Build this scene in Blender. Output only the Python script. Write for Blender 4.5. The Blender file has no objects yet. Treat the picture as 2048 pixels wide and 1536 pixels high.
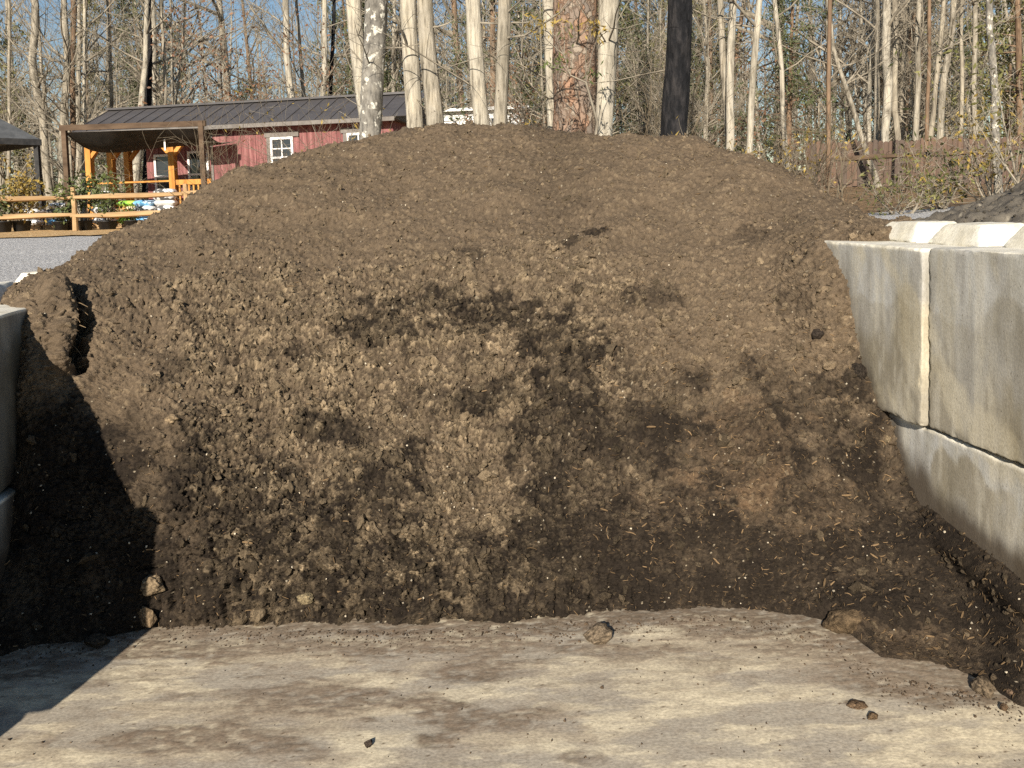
import bpy, bmesh, math, random
import numpy as np
from mathutils import Vector, Matrix, noise as mnoise
from mathutils.kdtree import KDTree
random.seed(11)
RNG = np.random.default_rng(11)
SC = bpy.context.scene
COL = SC.collection
R = math.radians

# ------------------------------------------------------------------ camera
F, PX, PY = 1700.0, 1024.0, 529.0          # focal length and principal point, photo pixels (2048 x 1536)
CAMZ = 1.62
CM = (Matrix.Rotation(R(90 - 4.2), 3, 'X') @ Matrix.Rotation(R(-1.5), 3, 'Z'))
cam = bpy.data.cameras.new('camera')
cam.sensor_width = 36.0
cam.lens = F / 2048 * 36
cam.shift_y = (PY - 768) / 2048
cam.clip_start, cam.clip_end = 0.05, 900
cam_o = bpy.data.objects.new('camera', cam)
cam_o.matrix_world = Matrix.Translation((0, 0, CAMZ)) @ CM.to_4x4()
COL.objects.link(cam_o)
SC.camera = cam_o

# ------------------------------------------------------------------ sky, sun, exposure
SUN_AZ, SUN_EL = 192.0, 25.0                # compass style: 0 = away from the camera, clockwise
world = bpy.data.worlds.new('World')
SC.world = world
world.use_nodes = True
wn = world.node_tree.nodes
wn.clear()
wo = wn.new('ShaderNodeOutputWorld')
wb = wn.new('ShaderNodeBackground')
ws = wn.new('ShaderNodeTexSky')
ws.sky_type = 'NISHITA'
ws.sun_disc = False
ws.sun_elevation = R(SUN_EL)
ws.sun_rotation = R(SUN_AZ)
ws.air_density = 1.2
ws.dust_density = 0.1
ws.ozone_density = 3.0
wb.inputs[1].default_value = 0.058
world.node_tree.links.new(ws.outputs[0], wb.inputs[0])
world.node_tree.links.new(wb.outputs[0], wo.inputs[0])
sun = bpy.data.lights.new('sun', 'SUN')
sun.energy = 4.6
sun.angle = R(0.5)
sun.color = (1.0, 0.91, 0.785)
sun_o = bpy.data.objects.new('sun', sun)
COL.objects.link(sun_o)
tosun = Vector((math.sin(R(SUN_AZ)) * math.cos(R(SUN_EL)), math.cos(R(SUN_AZ)) * math.cos(R(SUN_EL)), math.sin(R(SUN_EL))))
sun_o.rotation_euler = tosun.to_track_quat('Z', 'Y').to_euler()
sun_o.location = tosun * 30
vs = SC.view_settings
vs.view_transform = 'Standard'
vs.look = 'None'
vs.exposure = 0.76
vs.gamma = 1.0
vs.use_curve_mapping = False
SC.cycles.use_denoising = False

# ------------------------------------------------------------------ helpers
def at(px, py, Y):
    """world point at forward distance Y that the photo shows at pixel px, py"""
    d = CM @ Vector(((px - PX) / F, (PY - py) / F, -1))
    return Vector((0, 0, CAMZ)) + d * (Y / d.y)

def at_z(px, py, z):
    d = CM @ Vector(((px - PX) / F, (PY - py) / F, -1))
    return Vector((0, 0, CAMZ)) + d * ((z - CAMZ) / d.z)

CMN = np.array(CM)
def project(P):
    c = (P - np.array([0, 0, CAMZ])) @ CMN
    return PX + F * c[..., 0] / -c[..., 2], PY - F * c[..., 1] / -c[..., 2]

def tag(o, label=None, cat=None, group=None, kind=None):
    if label: o['label'] = label
    if cat: o['category'] = cat
    if group: o['group'] = group
    if kind: o['kind'] = kind
    return o

def empty(name, loc=(0, 0, 0), rz=0.0):
    o = bpy.data.objects.new(name, None)
    o.empty_display_size = 0.1
    o.location = loc
    o.rotation_euler = (0, 0, rz)
    COL.objects.link(o)
    return o

def link(name, me, mat=None, parent=None, smooth=False):
    o = bpy.data.objects.new(name, me)
    if mat: me.materials.append(mat)
    if smooth: me.polygons.foreach_set('use_smooth', [True] * len(me.polygons))
    COL.objects.link(o)
    if parent: o.parent = parent
    return o

def from_vf(name, V, Fc, mat=None, parent=None, smooth=False):
    me = bpy.data.meshes.new(name)
    me.from_pydata([tuple(v) for v in V], [], Fc)
    me.update()
    return link(name, me, mat, parent, smooth)

def np_mesh(name, V, Q, cols=None, smooth=True):
    """mesh from numpy vertices and equal-sided faces, with an optional colour attribute"""
    me = bpy.data.meshes.new(name)
    n, m, k = len(V), len(Q), Q.shape[1]
    me.vertices.add(n)
    me.vertices.foreach_set('co', np.ascontiguousarray(V, dtype=np.float32).ravel())
    me.loops.add(m * k)
    me.loops.foreach_set('vertex_index', np.ascontiguousarray(Q, dtype=np.int32).ravel())
    me.polygons.add(m)
    me.polygons.foreach_set('loop_start', np.arange(0, m * k, k, dtype=np.int32))
    me.polygons.foreach_set('use_smooth', np.full(m, smooth))
    me.update(calc_edges=True)
    if cols is not None:
        a = me.color_attributes.new('Col', 'FLOAT_COLOR', 'POINT')
        c4 = np.ones((n, 4), dtype=np.float32)
        c4[:, :3] = cols
        a.data.foreach_set('color', c4.ravel())
    return me

def grid_faces(nr, nc):
    i = np.arange(nr * nc).reshape(nr, nc)
    return np.stack([i[:-1, :-1], i[:-1, 1:], i[1:, 1:], i[1:, :-1]], -1).reshape(-1, 4)

class MB:
    """collects boxes, tubes and polygons, then links them as one mesh object"""
    def __init__(s): s.V, s.F = [], []
    def poly(s, pts):
        b = len(s.V); s.V += [Vector(p) for p in pts]; s.F.append(tuple(range(b, b + len(pts)))); return s
    def box(s, a, b):
        (x0, y0, z0), (x1, y1, z1) = a, b
        k = len(s.V)
        s.V += [Vector(p) for p in ((x0, y0, z0), (x1, y0, z0), (x1, y1, z0), (x0, y1, z0), (x0, y0, z1), (x1, y0, z1), (x1, y1, z1), (x0, y1, z1))]
        s.F += [tuple(k + i for i in f) for f in ((0, 3, 2, 1), (4, 5, 6, 7), (0, 1, 5, 4), (1, 2, 6, 5), (2, 3, 7, 6), (3, 0, 4, 7))]
        return s
    def bar(s, p, q, w, h, up=(0, 0, 1)):
        p, q = Vector(p), Vector(q)
        d = (q - p).normalized(); sd = d.cross(Vector(up))
        if sd.length < 1e-4: sd = d.cross(Vector((1, 0, 0)))
        sd.normalize(); u = sd.cross(d)
        k = len(s.V)
        for c in (p, q):
            for i, j in ((-1, -1), (1, -1), (1, 1), (-1, 1)): s.V.append(c + sd * (i * w / 2) + u * (j * h / 2))
        s.F += [tuple(k + i for i in f) for f in ((0, 1, 2, 3), (7, 6, 5, 4), (0, 4, 5, 1), (1, 5, 6, 2), (2, 6, 7, 3), (3, 7, 4, 0))]
        return s
    def tube(s, pts, rads, n=6, cap=True):
        pts = [Vector(p) for p in pts]; k = len(s.V); m = len(pts)
        ref = None
        for i, p in enumerate(pts):
            d = (pts[min(i + 1, m - 1)] - pts[max(i - 1, 0)]).normalized()
            if ref is None:
                ref = d.cross(Vector((0.31, 0.95, 0.1)))
                if ref.length < 1e-3: ref = d.cross(Vector((1, 0, 0)))
            ref = (ref - d * ref.dot(d)).normalized(); b = d.cross(ref)
            for j in range(n):
                a = 2 * math.pi * j / n
                s.V.append(p + (ref * math.cos(a) + b * math.sin(a)) * rads[i])
        for i in range(m - 1):
            for j in range(n):
                s.F.append((k + i * n + j, k + i * n + (j + 1) % n, k + (i + 1) * n + (j + 1) % n, k + (i + 1) * n + j))
        if cap:
            s.F.append(tuple(k + j for j in reversed(range(n)))); s.F.append(tuple(k + (m - 1) * n + j for j in range(n)))
        return s
    def build(s, name, mat=None, parent=None, smooth=False):
        return from_vf(name, s.V, s.F, mat, parent, smooth)

def copy_tree(o, parent=None):
    c = o.copy(); COL.objects.link(c); c.parent = parent
    for ch in list(o.children): copy_tree(ch, c)
    return c

# --- numpy noise
def h2(ix, iy, s):
    n = (ix.astype(np.int64) * 374761393 + iy.astype(np.int64) * 668265263 + s * 974634211) & 0xffffffff
    n = ((n ^ (n >> 13)) * 1274126177) & 0xffffffff
    n = n ^ (n >> 16)
    return n / 4294967295.0

_rp = np.random.default_rng(5)
PERM = np.tile(_rp.permutation(256), 3).astype(np.int32)
_ga = _rp.uniform(0, 6.2831853, 256)
GCOS, GSIN = np.cos(_ga).astype(np.float32), np.sin(_ga).astype(np.float32)
def gnoise(x, y, s=0):
    x0, y0 = np.floor(x), np.floor(y)
    fx, fy = (x - x0).astype(np.float32), (y - y0).astype(np.float32)
    xi = (x0.astype(np.int32) + s * 37) & 255; yi = (y0.astype(np.int32) + s * 91) & 255
    u, v = fx ** 3 * (fx * (fx * 6 - 15) + 10), fy ** 3 * (fy * (fy * 6 - 15) + 10)
    p0, p1 = PERM[xi], PERM[xi + 1]
    def g(p, j, dx, dy):
        k = PERM[p + yi + j]
        return GCOS[k] * dx + GSIN[k] * dy
    a = g(p0, 0, fx, fy); b = g(p1, 0, fx - 1, fy); c = g(p0, 1, fx, fy - 1); d = g(p1, 1, fx - 1, fy - 1)
    a += (b - a) * u; c += (d - c) * u
    return (a + (c - a) * v) * 1.5

def fbm(x, y, s=0, o=4, g=0.5):
    t, a = 0, 1.0
    for i in range(o):
        t = t + a * gnoise(x * 2 ** i, y * 2 ** i, s + i * 17); a *= g
    return t

def worley(x, y, s=0):
    x0, y0 = np.floor(x), np.floor(y)
    f1 = np.full(x.shape, 9.0); f2 = np.full(x.shape, 9.0); cid = np.zeros(x.shape)
    for i in (-1, 0, 1):
        for j in (-1, 0, 1):
            cx, cy = x0 + i, y0 + j
            d = np.hypot(cx + h2(cx, cy, s) - x, cy + h2(cx, cy, s + 5) - y)
            nearer = d < f1
            f2 = np.where(nearer, f1, np.minimum(f2, d))
            cid = np.where(nearer, h2(cx, cy, s + 9), cid)
            f1 = np.where(nearer, d, f1)
    return f1, f2, cid

def sstep(x, a, b):
    t = np.clip((x - a) / (b - a), 0, 1)
    return t * t * (3 - 2 * t)

# --- materials
def new_mat(name):
    m = bpy.data.materials.new(name); m.use_nodes = True
    nt = m.node_tree; nt.nodes.clear()
    out = nt.nodes.new('ShaderNodeOutputMaterial'); b = nt.nodes.new('ShaderNodeBsdfPrincipled')
    nt.links.new(b.outputs[0], out.inputs[0])
    b.inputs['Roughness'].default_value = 0.9
    b.inputs['Specular IOR Level'].default_value = 0.25
    return m, nt, b

def noise_node(nt, scale, detail=5, stretch=(1, 1, 1), coord='Object', rough=0.6):
    tc = nt.nodes.new('ShaderNodeTexCoord'); mp = nt.nodes.new('ShaderNodeMapping'); nz = nt.nodes.new('ShaderNodeTexNoise')
    mp.inputs['Scale'].default_value = stretch
    nz.inputs['Scale'].default_value = scale; nz.inputs['Detail'].default_value = detail; nz.inputs['Roughness'].default_value = rough
    nt.links.new(tc.outputs[coord], mp.inputs[0]); nt.links.new(mp.outputs[0], nz.inputs['Vector'])
    return nz

def ramp(nt, src, stops):
    r = nt.nodes.new('ShaderNodeValToRGB')
    e = r.color_ramp.elements
    while len(e) < len(stops): e.new(0.5)
    for i, (p, c) in enumerate(stops):
        e[i].position = p; e[i].color = (*c, 1)
    nt.links.new(src, r.inputs[0])
    return r

def add_bump(nt, b, src, strength, dist=0.02):
    bp = nt.nodes.new('ShaderNodeBump'); bp.inputs['Strength'].default_value = strength; bp.inputs['Distance'].default_value = dist
    nt.links.new(src, bp.inputs['Height']); nt.links.new(bp.outputs[0], b.inputs['Normal'])

def mat_noise(name, c1, c2, scale=6, stretch=(1, 1, 1), rough=0.9, bump=0.3, dist=0.01, lo=0.35, hi=0.65, detail=6, spec=0.2, mid=None, coord='Object'):
    m, nt, b = new_mat(name)
    nz = noise_node(nt, scale, detail, stretch, coord)
    st = [(lo, c1), (hi, c2)] if mid is None else [(lo, c1), ((lo + hi) / 2, mid), (hi, c2)]
    r = ramp(nt, nz.outputs['Fac'], st)
    nt.links.new(r.outputs[0], b.inputs['Base Color'])
    b.inputs['Roughness'].default_value = rough; b.inputs['Specular IOR Level'].default_value = spec
    if bump: add_bump(nt, b, nz.outputs['Fac'], bump, dist)
    return m

def mat_attr(name, scale, bump, dist, lo=0.7, hi=1.3, rough=0.95, stretch=(1, 1, 1), spec=0.15):
    """colour attribute of the mesh, broken up by a fine noise"""
    m, nt, b = new_mat(name)
    at_ = nt.nodes.new('ShaderNodeAttribute'); at_.attribute_name = 'Col'
    nz = noise_node(nt, scale, 5, stretch)
    mr = nt.nodes.new('ShaderNodeMapRange')
    mr.inputs['From Min'].default_value = 0.3; mr.inputs['From Max'].default_value = 0.7
    mr.inputs['To Min'].default_value = lo; mr.inputs['To Max'].default_value = hi
    mx = nt.nodes.new('ShaderNodeMix'); mx.data_type = 'RGBA'; mx.blend_type = 'MULTIPLY'; mx.inputs[0].default_value = 1
    nt.links.new(nz.outputs['Fac'], mr.inputs[0])
    nt.links.new(at_.outputs['Color'], mx.inputs[6]); nt.links.new(mr.outputs[0], mx.inputs[7])
    nt.links.new(mx.outputs[2], b.inputs['Base Color'])
    b.inputs['Roughness'].default_value = rough; b.inputs['Specular IOR Level'].default_value = spec
    add_bump(nt, b, nz.outputs['Fac'], bump, dist)
    return m

M_SOIL = mat_attr('soil', 210, 0.9, 0.006, 0.68, 1.32)
M_CLOD = mat_attr('soil_clods', 170, 0.9, 0.008, 0.6, 1.4)
M_FLOOR = mat_attr('worn_concrete_floor', 110, 0.35, 0.003, 0.70, 1.26, 0.88, (0.7, 1, 1), 0.2)
M_STRAW = mat_attr('straw', 90, 0.1, 0.002, 0.8, 1.2)
def concrete_mat():
    """cast concrete: the mesh's stain colours, fine vertical runs, pores and scratches"""
    m = mat_attr('cast_concrete', 120, 0.35, 0.003, 0.84, 1.14, 0.88, (1, 1, 0.8), 0.25)
    nt = m.node_tree; b = [n for n in nt.nodes if n.type == 'BSDF_PRINCIPLED'][0]
    src = b.inputs['Base Color'].links[0].from_socket
    def mult(src, fac_sock, stops):
        r = ramp(nt, fac_sock, stops)
        mx = nt.nodes.new('ShaderNodeMix'); mx.data_type = 'RGBA'; mx.blend_type = 'MULTIPLY'; mx.inputs[0].default_value = 1
        nt.links.new(src, mx.inputs[6]); nt.links.new(r.outputs[0], mx.inputs[7]); return mx.outputs[2]
    runs = noise_node(nt, 20, 4, (1, 1, 0.06)); src = mult(src, runs.outputs['Fac'], [(.3, (.86, .85, .82)), (.5, (1, 1, 1)), (.68, (1.08, 1.07, 1.04))])
    bl = noise_node(nt, 3.2, 7, (1, 1, .55)); src = mult(src, bl.outputs['Fac'], [(.34, (.74, .71, .64)), (.46, (.93, .92, .89)), (.5, (1, 1, 1)), (.64, (1.08, 1.08, 1.07))])
    po = noise_node(nt, 150, 3, (1, 1, .7)); src = mult(src, po.outputs['Fac'], [(.27, (.45, .42, .38)), (.36, (1, 1, 1))])
    sc = noise_node(nt, 40, 2, (1.2, 1, .1)); src = mult(src, sc.outputs['Fac'], [(.70, (1, 1, 1)), (.76, (1.45, 1.4, 1.3))])
    nt.links.new(src, b.inputs['Base Color'])
    return m
M_BLOCK = concrete_mat()

# ------------------------------------------------------------------ the bin: a frame along its walls
_d = CM @ Vector(((800 - PX) / F, (PY - 410) / F, -1))
WA = Vector((_d.x, _d.y, 0)).normalized()            # along the bin, away from the camera
WE = Vector((WA.y, -WA.x, 0))                        # across the bin, to the right
FACE_R, FACE_L, TOP_R, TOP_L, BH = 2.00, -1.62, 1.40, 1.217, 0.70
def bin_pt(s, e, z=0): return WA * s + WE * e + Vector((0, 0, z))
def on_wall(px, py, e):
    d = CM @ Vector(((px - PX) / F, (PY - py) / F, -1))
    return Vector((0, 0, CAMZ)) + d * (e / d.dot(WE))

def ground_z(X, Y):
    X = np.asarray(X, float); Y = np.asarray(Y, float)
    base = 1.2 + 0.25 * sstep(X, 1.0, 9.0)
    z = base * sstep(Y, 6.0, 9.0)
    z = z + np.clip(Y - 14, 0, 26) * 0.032 * sstep(X, 1.0, 9.0)
    z = z + np.clip(Y - 26, 0, 60) * 0.03
    return z

# ------------------------------------------------------------------ ground sheets
def sheet(name, xs, ys, mat, dz=0.0, amp=0.0, zf=ground_z, label=None):
    X, Y = np.meshgrid(xs, ys)
    Z = zf(X, Y) + dz
    if amp: Z = Z + amp * fbm(X * 1.1, Y * 1.1, 3, 4)
    me = np_mesh(name, np.stack([X, Y, Z], -1).reshape(-1, 3), grid_faces(len(ys), len(xs)))
    return tag(link(name, me, mat), label, None, None, 'structure')

M_LITTER = mat_noise('leaf_litter', (0.08, 0.055, 0.033), (0.34, 0.22, 0.115), 9, bump=0.8, dist=0.05, mid=(0.20, 0.13, 0.07))
M_GRAVEL = mat_noise('grey_gravel', (0.28, 0.275, 0.268), (0.74, 0.72, 0.69), 38, bump=0.8, dist=0.04, mid=(0.46, 0.45, 0.435), lo=.38, hi=.64, detail=8)
M_CHIPS = mat_noise('wood_chips', (0.46, 0.30, 0.14), (0.78, 0.58, 0.33), 16, bump=0.8, dist=0.04, mid=(0.48, 0.30, 0.13))
xs = np.concatenate([[-400, -200, -100, -60], np.linspace(-40, 40, 121), [60, 100, 200, 400]])
ys = np.concatenate([[-40, -10, 0, 4], np.linspace(5.5, 60, 140), [80, 120, 200, 400, 700]])
sheet('ground', xs, ys, M_LITTER, -0.02, 0.03, label='brown leaf-littered ground beneath the woods')
def drive_z(X, Y):
    e = X * WE.x + Y * WE.y
    z = np.maximum(ground_z(X, Y), 1.19 * sstep(Y, 3.9, 5.0))
    return np.where((e > -2.05) & (Y < 7.5), ground_z(X, Y) - .12, z)
sheet('gravel_drive', np.concatenate([np.linspace(-22, -4.2, 50), np.linspace(-4, -1.2, 40)]), np.concatenate([np.linspace(3.9, 8, 40), np.linspace(8.3, 17.6, 36)]), M_GRAVEL, 0.03, 0.012, drive_z, label='grey gravel drive behind the soil bin')
sheet('wood_chip_bed', np.linspace(-24, 1.0, 90), np.linspace(14.4, 23.8, 44), M_CHIPS, 0.05, 0.02, label='pale wood chip bed along the rail fence')
sheet('gravel_path', np.linspace(2.2, 9, 40), np.linspace(8.7, 11.5, 20), M_GRAVEL, 0.03, 0.015, label='strip of grey gravel beyond the concrete wall')

# ------------------------------------------------------------------ soil pile: control points (photo row, distance) per column
def zpt(px, Y, z):
    A = CMN.T @ np.array([0, Y, z - CAMZ]); e = CMN.T @ np.array([1.0, 0, 0]); u = (px - PX) / F
    return Vector((-(A[0] + u * A[2]) / (e[0] + u * e[2]), Y, z))
WLR = 'R'; WLL = 'L'
PC = [
 (-150, [('z', 2.75, -.03), ('z', 2.8, .02), ('z', 2.85, .05), ('z', 2.95, .12), ('z', 3.1, .25), ('z', 3.3, .5), ('z', 3.6, .9), ('z', 3.8, 1.1), ('z', 3.95, 1.2), ('z', 4.05, 1.23)]),
 (0, [(1300, 3.0), (1250, 3.08), (1180, 3.18), (1120, 3.27), (1060, 'L'), ('z', 3.5, .6), ('z', 3.7, .95), ('z', 3.85, 1.14), ('z', 3.95, 1.225), (588, 4.15)]),
 (60, [(1288, 3.05), (1200, 3.17), (1100, 3.28), (1000, 3.36), (900, 3.44), (800, 3.5), (700, 3.55), (619, 'L'), (590, 3.9), (560, 4.2)]),
 (150, [(1278, 3.08), (1180, 3.2), (1090, 3.28), (1000, 3.38), (900, 3.48), (790, 3.58), (700, 3.68), (620, 3.82), (555, 4.1), (516, 4.5)]),
 (300, [(1250, 3.2), (1180, 3.22), (1110, 3.25), (1018, 3.3), (930, 3.42), (830, 3.55), (700, 3.78), (570, 4.12), (480, 4.6), (440, 5.1)]),
 (430, [(1250, 3.2), (1180, 3.23), (1100, 3.29), (1010, 3.37), (890, 3.53), (765, 3.75), (630, 4.05), (500, 4.45), (410, 4.95), (371, 5.4)]),
 (600, [(1252, 3.2), (1180, 3.24), (1090, 3.32), (1000, 3.43), (850, 3.66), (700, 3.95), (560, 4.32), (450, 4.78), (365, 5.25), (309, 5.8)]),
 (790, [(1262, 3.18), (1180, 3.23), (1090, 3.32), (1000, 3.43), (850, 3.7), (700, 4.0), (560, 4.36), (430, 4.95), (325, 5.6), (264, 6.15)]),
 (850, [(1258, 3.18), (1180, 3.23), (1090, 3.32), (1000, 3.43), (850, 3.7), (700, 4.0), (560, 4.36), (430, 4.95), (320, 5.6), (252, 6.2)]),
 (1000, [(1245, 3.2), (1170, 3.25), (1090, 3.33), (1000, 3.44), (850, 3.7), (700, 4.0), (560, 4.36), (430, 4.95), (325, 5.6), (262, 6.2)]),
 (1200, [(1236, 3.22), (1170, 3.27), (1090, 3.34), (1000, 3.45), (850, 3.7), (700, 4.0), (560, 4.36), (430, 4.92), (325, 5.55), (265, 6.1)]),
 (1400, [(1230, 3.24), (1170, 3.28), (1090, 3.35), (1000, 3.46), (850, 3.7), (700, 3.98), (560, 4.32), (440, 4.75), (340, 5.3), (281, 5.8)]),
 (1530, [(1236, 3.21), (1170, 3.26), (1090, 3.33), (1000, 3.43), (850, 3.65), (700, 3.9), (560, 4.18), (460, 4.5), (380, 4.95), (328, 5.4)]),
 (1657, [(1268, 3.13), (1205, 3.2), (1110, 3.28), (1000, 3.38), (880, 3.52), (760, 3.67), (640, 3.83), (482, 'R'), (430, 4.4), (388, 4.9)]),
 (1775, [(1352, 2.84), (1285, 2.97), (1200, 3.1), (1100, 3.23), (980, 3.37), (828, 'R'), ('z', 3.8, 1.1), ('z', 3.88, 1.42), (466, 3.96), (447, 4.2)]),
 (1828, [(1362, 2.81), (1297, 2.93), (1207, 3.06), (1108, 3.19), (1000, 3.33), ('z', 3.55, .8), ('z', 3.78, 1.1), ('z', 3.9, 1.40), (472, 3.98), (458, 4.2)]),
 (1866, [(1366, 2.79), (1300, 2.91), (1210, 3.04), (1110, 3.17), (1045, 'R'), ('z', 3.45, .65), ('z', 3.7, .95), ('z', 3.9, 1.2), ('z', 4.1, 1.28), ('z', 4.4, 1.3)]),
 (1960, [(1384, 2.70), (1325, 2.78), (1258, 2.86), (1188, 2.93), (1118, 'R'), ('z', 3.3, .6), ('z', 3.6, .88), ('z', 3.9, 1.15), ('z', 4.1, 1.25), ('z', 4.4, 1.28)]),
 (2048, [(1410, 2.54), (1355, 2.61), (1300, 2.66), (1245, 2.71), (1188, 'R'), ('z', 3.1, .5), ('z', 3.5, .8), ('z', 3.9, 1.1), ('z', 4.2, 1.2), ('z', 4.4, 1.25)]),
 (2250, [('z', 2.4, -.03), ('z', 2.42, .02), ('z', 2.44, .04), ('z', 2.46, .06), ('z', 2.5, .1), ('z', 2.9, .3), ('z', 3.4, .6), ('z', 3.9, 1.0), ('z', 4.2, 1.15), ('z', 4.4, 1.2)]),
]
def knot(px, k):
    if k[0] == 'z': return zpt(px, k[1], k[2])
    if k[1] == 'R': return on_wall(px, k[0], FACE_R)
    if k[1] == 'L': return on_wall(px, k[0], FACE_L)
    return at(px, k[0], k[1])
CP = []
for px, ks in PC:
    pts = [knot(px, k) for k in ks]
    pts[0].z = -0.035 if px < 1600 else -0.004
    if 1600 < px < 2100: pts[1].z += 0.022; pts[2].z += .01
    s = pts[-1]; out = s.x / s.y
    for dy, dz in ((0.45, -0.03), (1.1, -0.22), (2.0, -0.75), (3.0, -1.5)):
        pts.append(Vector((s.x + out * dy * 0.5, s.y + dy, s.z + dz)))
    CP.append([tuple(p) for p in pts])
CP = np.array(CP)                                      # columns x knots x 3
CPX = np.array([c[0] for c in PC], float)

def hermite(tk, Pk, t):
    """smooth curve through Pk at knots tk (first axis), sampled at t"""
    n = len(tk)
    dk = np.diff(Pk, axis=0) / np.diff(tk).reshape(-1, *([1] * (Pk.ndim - 1)))
    m = np.empty_like(Pk); m[0], m[-1] = dk[0], dk[-1]
    m[1:-1] = 0.5 * (dk[1:] + dk[:-1])
    i = np.clip(np.searchsorted(tk, t) - 1, 0, n - 2)
    h = (tk[i + 1] - tk[i]); u = (t - tk[i]) / h
    sh = (-1,) + (1,) * (Pk.ndim - 1)
    u, h = u.reshape(sh), h.reshape(sh)
    return ((2 * u ** 3 - 3 * u ** 2 + 1) * Pk[i] + (u ** 3 - 2 * u ** 2 + u) * h * m[i]
            + (-2 * u ** 3 + 3 * u ** 2) * Pk[i + 1] + (u ** 3 - u ** 2) * h * m[i + 1])

NCOL = 940
tc_ = np.linspace(-150, 2250, NCOL)
tr_ = np.concatenate([np.linspace(0, 9, 540), np.linspace(9, 13, 33)[1:]])
B1 = hermite(CPX, CP, tc_)                             # NCOL x 14 x 3
B2 = hermite(np.arange(14.0), B1.transpose(1, 0, 2), tr_)   # rows x NCOL x 3
du = np.gradient(B2, axis=1); dv = np.gradient(B2, axis=0)
NRM = np.cross(du, dv); NRM /= np.linalg.norm(NRM, axis=-1, keepdims=True) + 1e-9
ppx, ppy = project(B2)
SX, SS = B2[..., 0], B2[..., 1] * 0.67 + B2[..., 2] * 0.74

BN = fbm(SX * 8, SS * 8, 40, 6, .62)
def blob(cx, cy, rx, ry, n=0.7):
    q = np.hypot((ppx - cx) / rx, (ppy - cy) / ry) + n * BN
    return 1 - sstep(q, 0.78, 1.08)

# dark soil (moisture, plus painted wall shade) and where it is cloddy
big = fbm(SX * 1.3, SS * 1.3, 21, 5)
med = fbm(SX * 5, SS * 5, 31, 5)
damp_shade = sstep((ppy - 760) / 340 + 0.75 * sstep(ppx, 900, 1350) * sstep(ppy, 640, 860) + 0.5 * big + 0.45 * med, 0.0, 1.15) * 0.95
ISO = ((1300, 610), (1590, 610), (1500, 462), (1540, 760), (362, 738), (600, 722), (480, 850), (940, 512))
for b in ((980, 630, 150, 45), (760, 650, 75, 45), (1120, 690, 80, 60), (1300, 610, 60, 40), (940, 512, 40, 18), (1142, 486, 20, 12), (1186, 464, 22, 12),
          (362, 738, 38, 34), (600, 722, 60, 28), (660, 860, 80, 40), (480, 850, 40, 26), (1270, 870, 110, 60), (1090, 830, 70, 90), (1540, 760, 60, 45), (1590, 610, 42, 22),
          (1500, 462, 34, 18), (1640, 830, 80, 90), (1720, 760, 40, 55), (880, 610, 60, 36), (1000, 800, 90, 30), (540, 1000, 90, 50), (1100, 640, 60, 30)):
    k = 0.22 if b[:2] == (1120, 330) else 0.45 if b[:2] in ISO else 0.85
    damp_shade = np.maximum(damp_shade, k * blob(*b))
tan_ = blob(1490, 900, 110, 110, 0.5) * 0.75 + 0.5 * blob(1340, 1000, 120, 60, 0.5) + 0.5 * blob(1600, 1000, 130, 70, .5) + .55 * blob(1830, 1310, 150, 55, .5)
damp_shade = np.clip(damp_shade - 0.55 * tan_, 0, 1)
cloddy = sstep(ppy + 100 * big + 40 * med, 470, 640) * sstep(ppx + 60 * med - .12 * (ppy - 700), 300, 430) * (1 - 0.85 * sstep(ppx + 150 * big + 60 * med + 220 * sstep(ppy, 760, 900), 1200, 1460))
cloddy = cloddy * (1 - 0.35 * sstep(ppy, 1120, 1220))
damp_shade = np.maximum(damp_shade, .95 * (1 - sstep(ppx + 60 * med, 230, 330)) * sstep(ppy + 40 * med, 760, 860))  # left wall's cast shade painted into the soil colour, over a moist base
damp_shade = np.maximum(damp_shade, .72 * blob(1140, 920, 100, 240, .7))
damp_shade = np.maximum(damp_shade, .30 * np.exp(-((ppx - 1120 - 40 * med) / 85) ** 2) * (1 - sstep(ppy, 400, 520)))
damp_shade = np.clip(np.maximum(damp_shade, .9 * sstep(ppx + 90 * med + 120 * big, 1030, 1180) * sstep(ppy + 60 * med, 830, 960) * (1 - .8 * np.clip(tan_, 0, 1))), 0, 1)

wx = SX + 0.018 * fbm(SX * 18, SS * 18, 51, 4); wy = SS + 0.018 * fbm(SX * 18, SS * 18, 61, 4)
def clods(scale, seed):
    f1, f2, cid = worley(wx * scale, wy * scale, seed)
    return f2 - f1, cid
e1, id1 = clods(13, 3)
e2, id2 = clods(25, 4)
e3, id3 = clods(48, 5)
e4, id4 = clods(92, 6)
sel = sstep(fbm(SX * 3.1, SS * 3.1, 71, 4), -0.3, 0.3)
sel2 = sstep(fbm(SX * 6, SS * 6, 73, 4), -0.35, 0.35)
m1 = sstep(e1, .05, .2) * (id1 > .62) * cloddy * sel
m2 = sstep(e2, .05, .22) * (id2 > .42) * cloddy * (.35 + .65 * sel2)
m3 = sstep(e3, .05, .25) * (id3 > .3)
pit = sstep(fbm(SX * 17, SS * 17, 81, 4), 0.45, 0.58)
pit2 = sstep(fbm(SX * 34, SS * 30, 85, 4), 0.40, 0.54)
pit3 = sstep(fbm(SX * 60, SS * 52, 87, 3), 0.40, 0.54)
crk = sstep(0.04 - np.abs(fbm(SX * 4.5, SS * 4.5, 91, 5)), 0, 0.025) * sstep(fbm(SX * 2.2, SS * 2.2, 95, 3), 0.05, 0.3)
crk2 = sstep(0.045 - np.abs(fbm(SX * 11, SS * 9, 93, 4)), 0, 0.03) * sstep(fbm(SX * 4, SS * 4, 97, 3), 0.05, 0.3)
ledge = fbm(SX * 6 + 1.5 * med, SS * 9, 99, 4)
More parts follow.
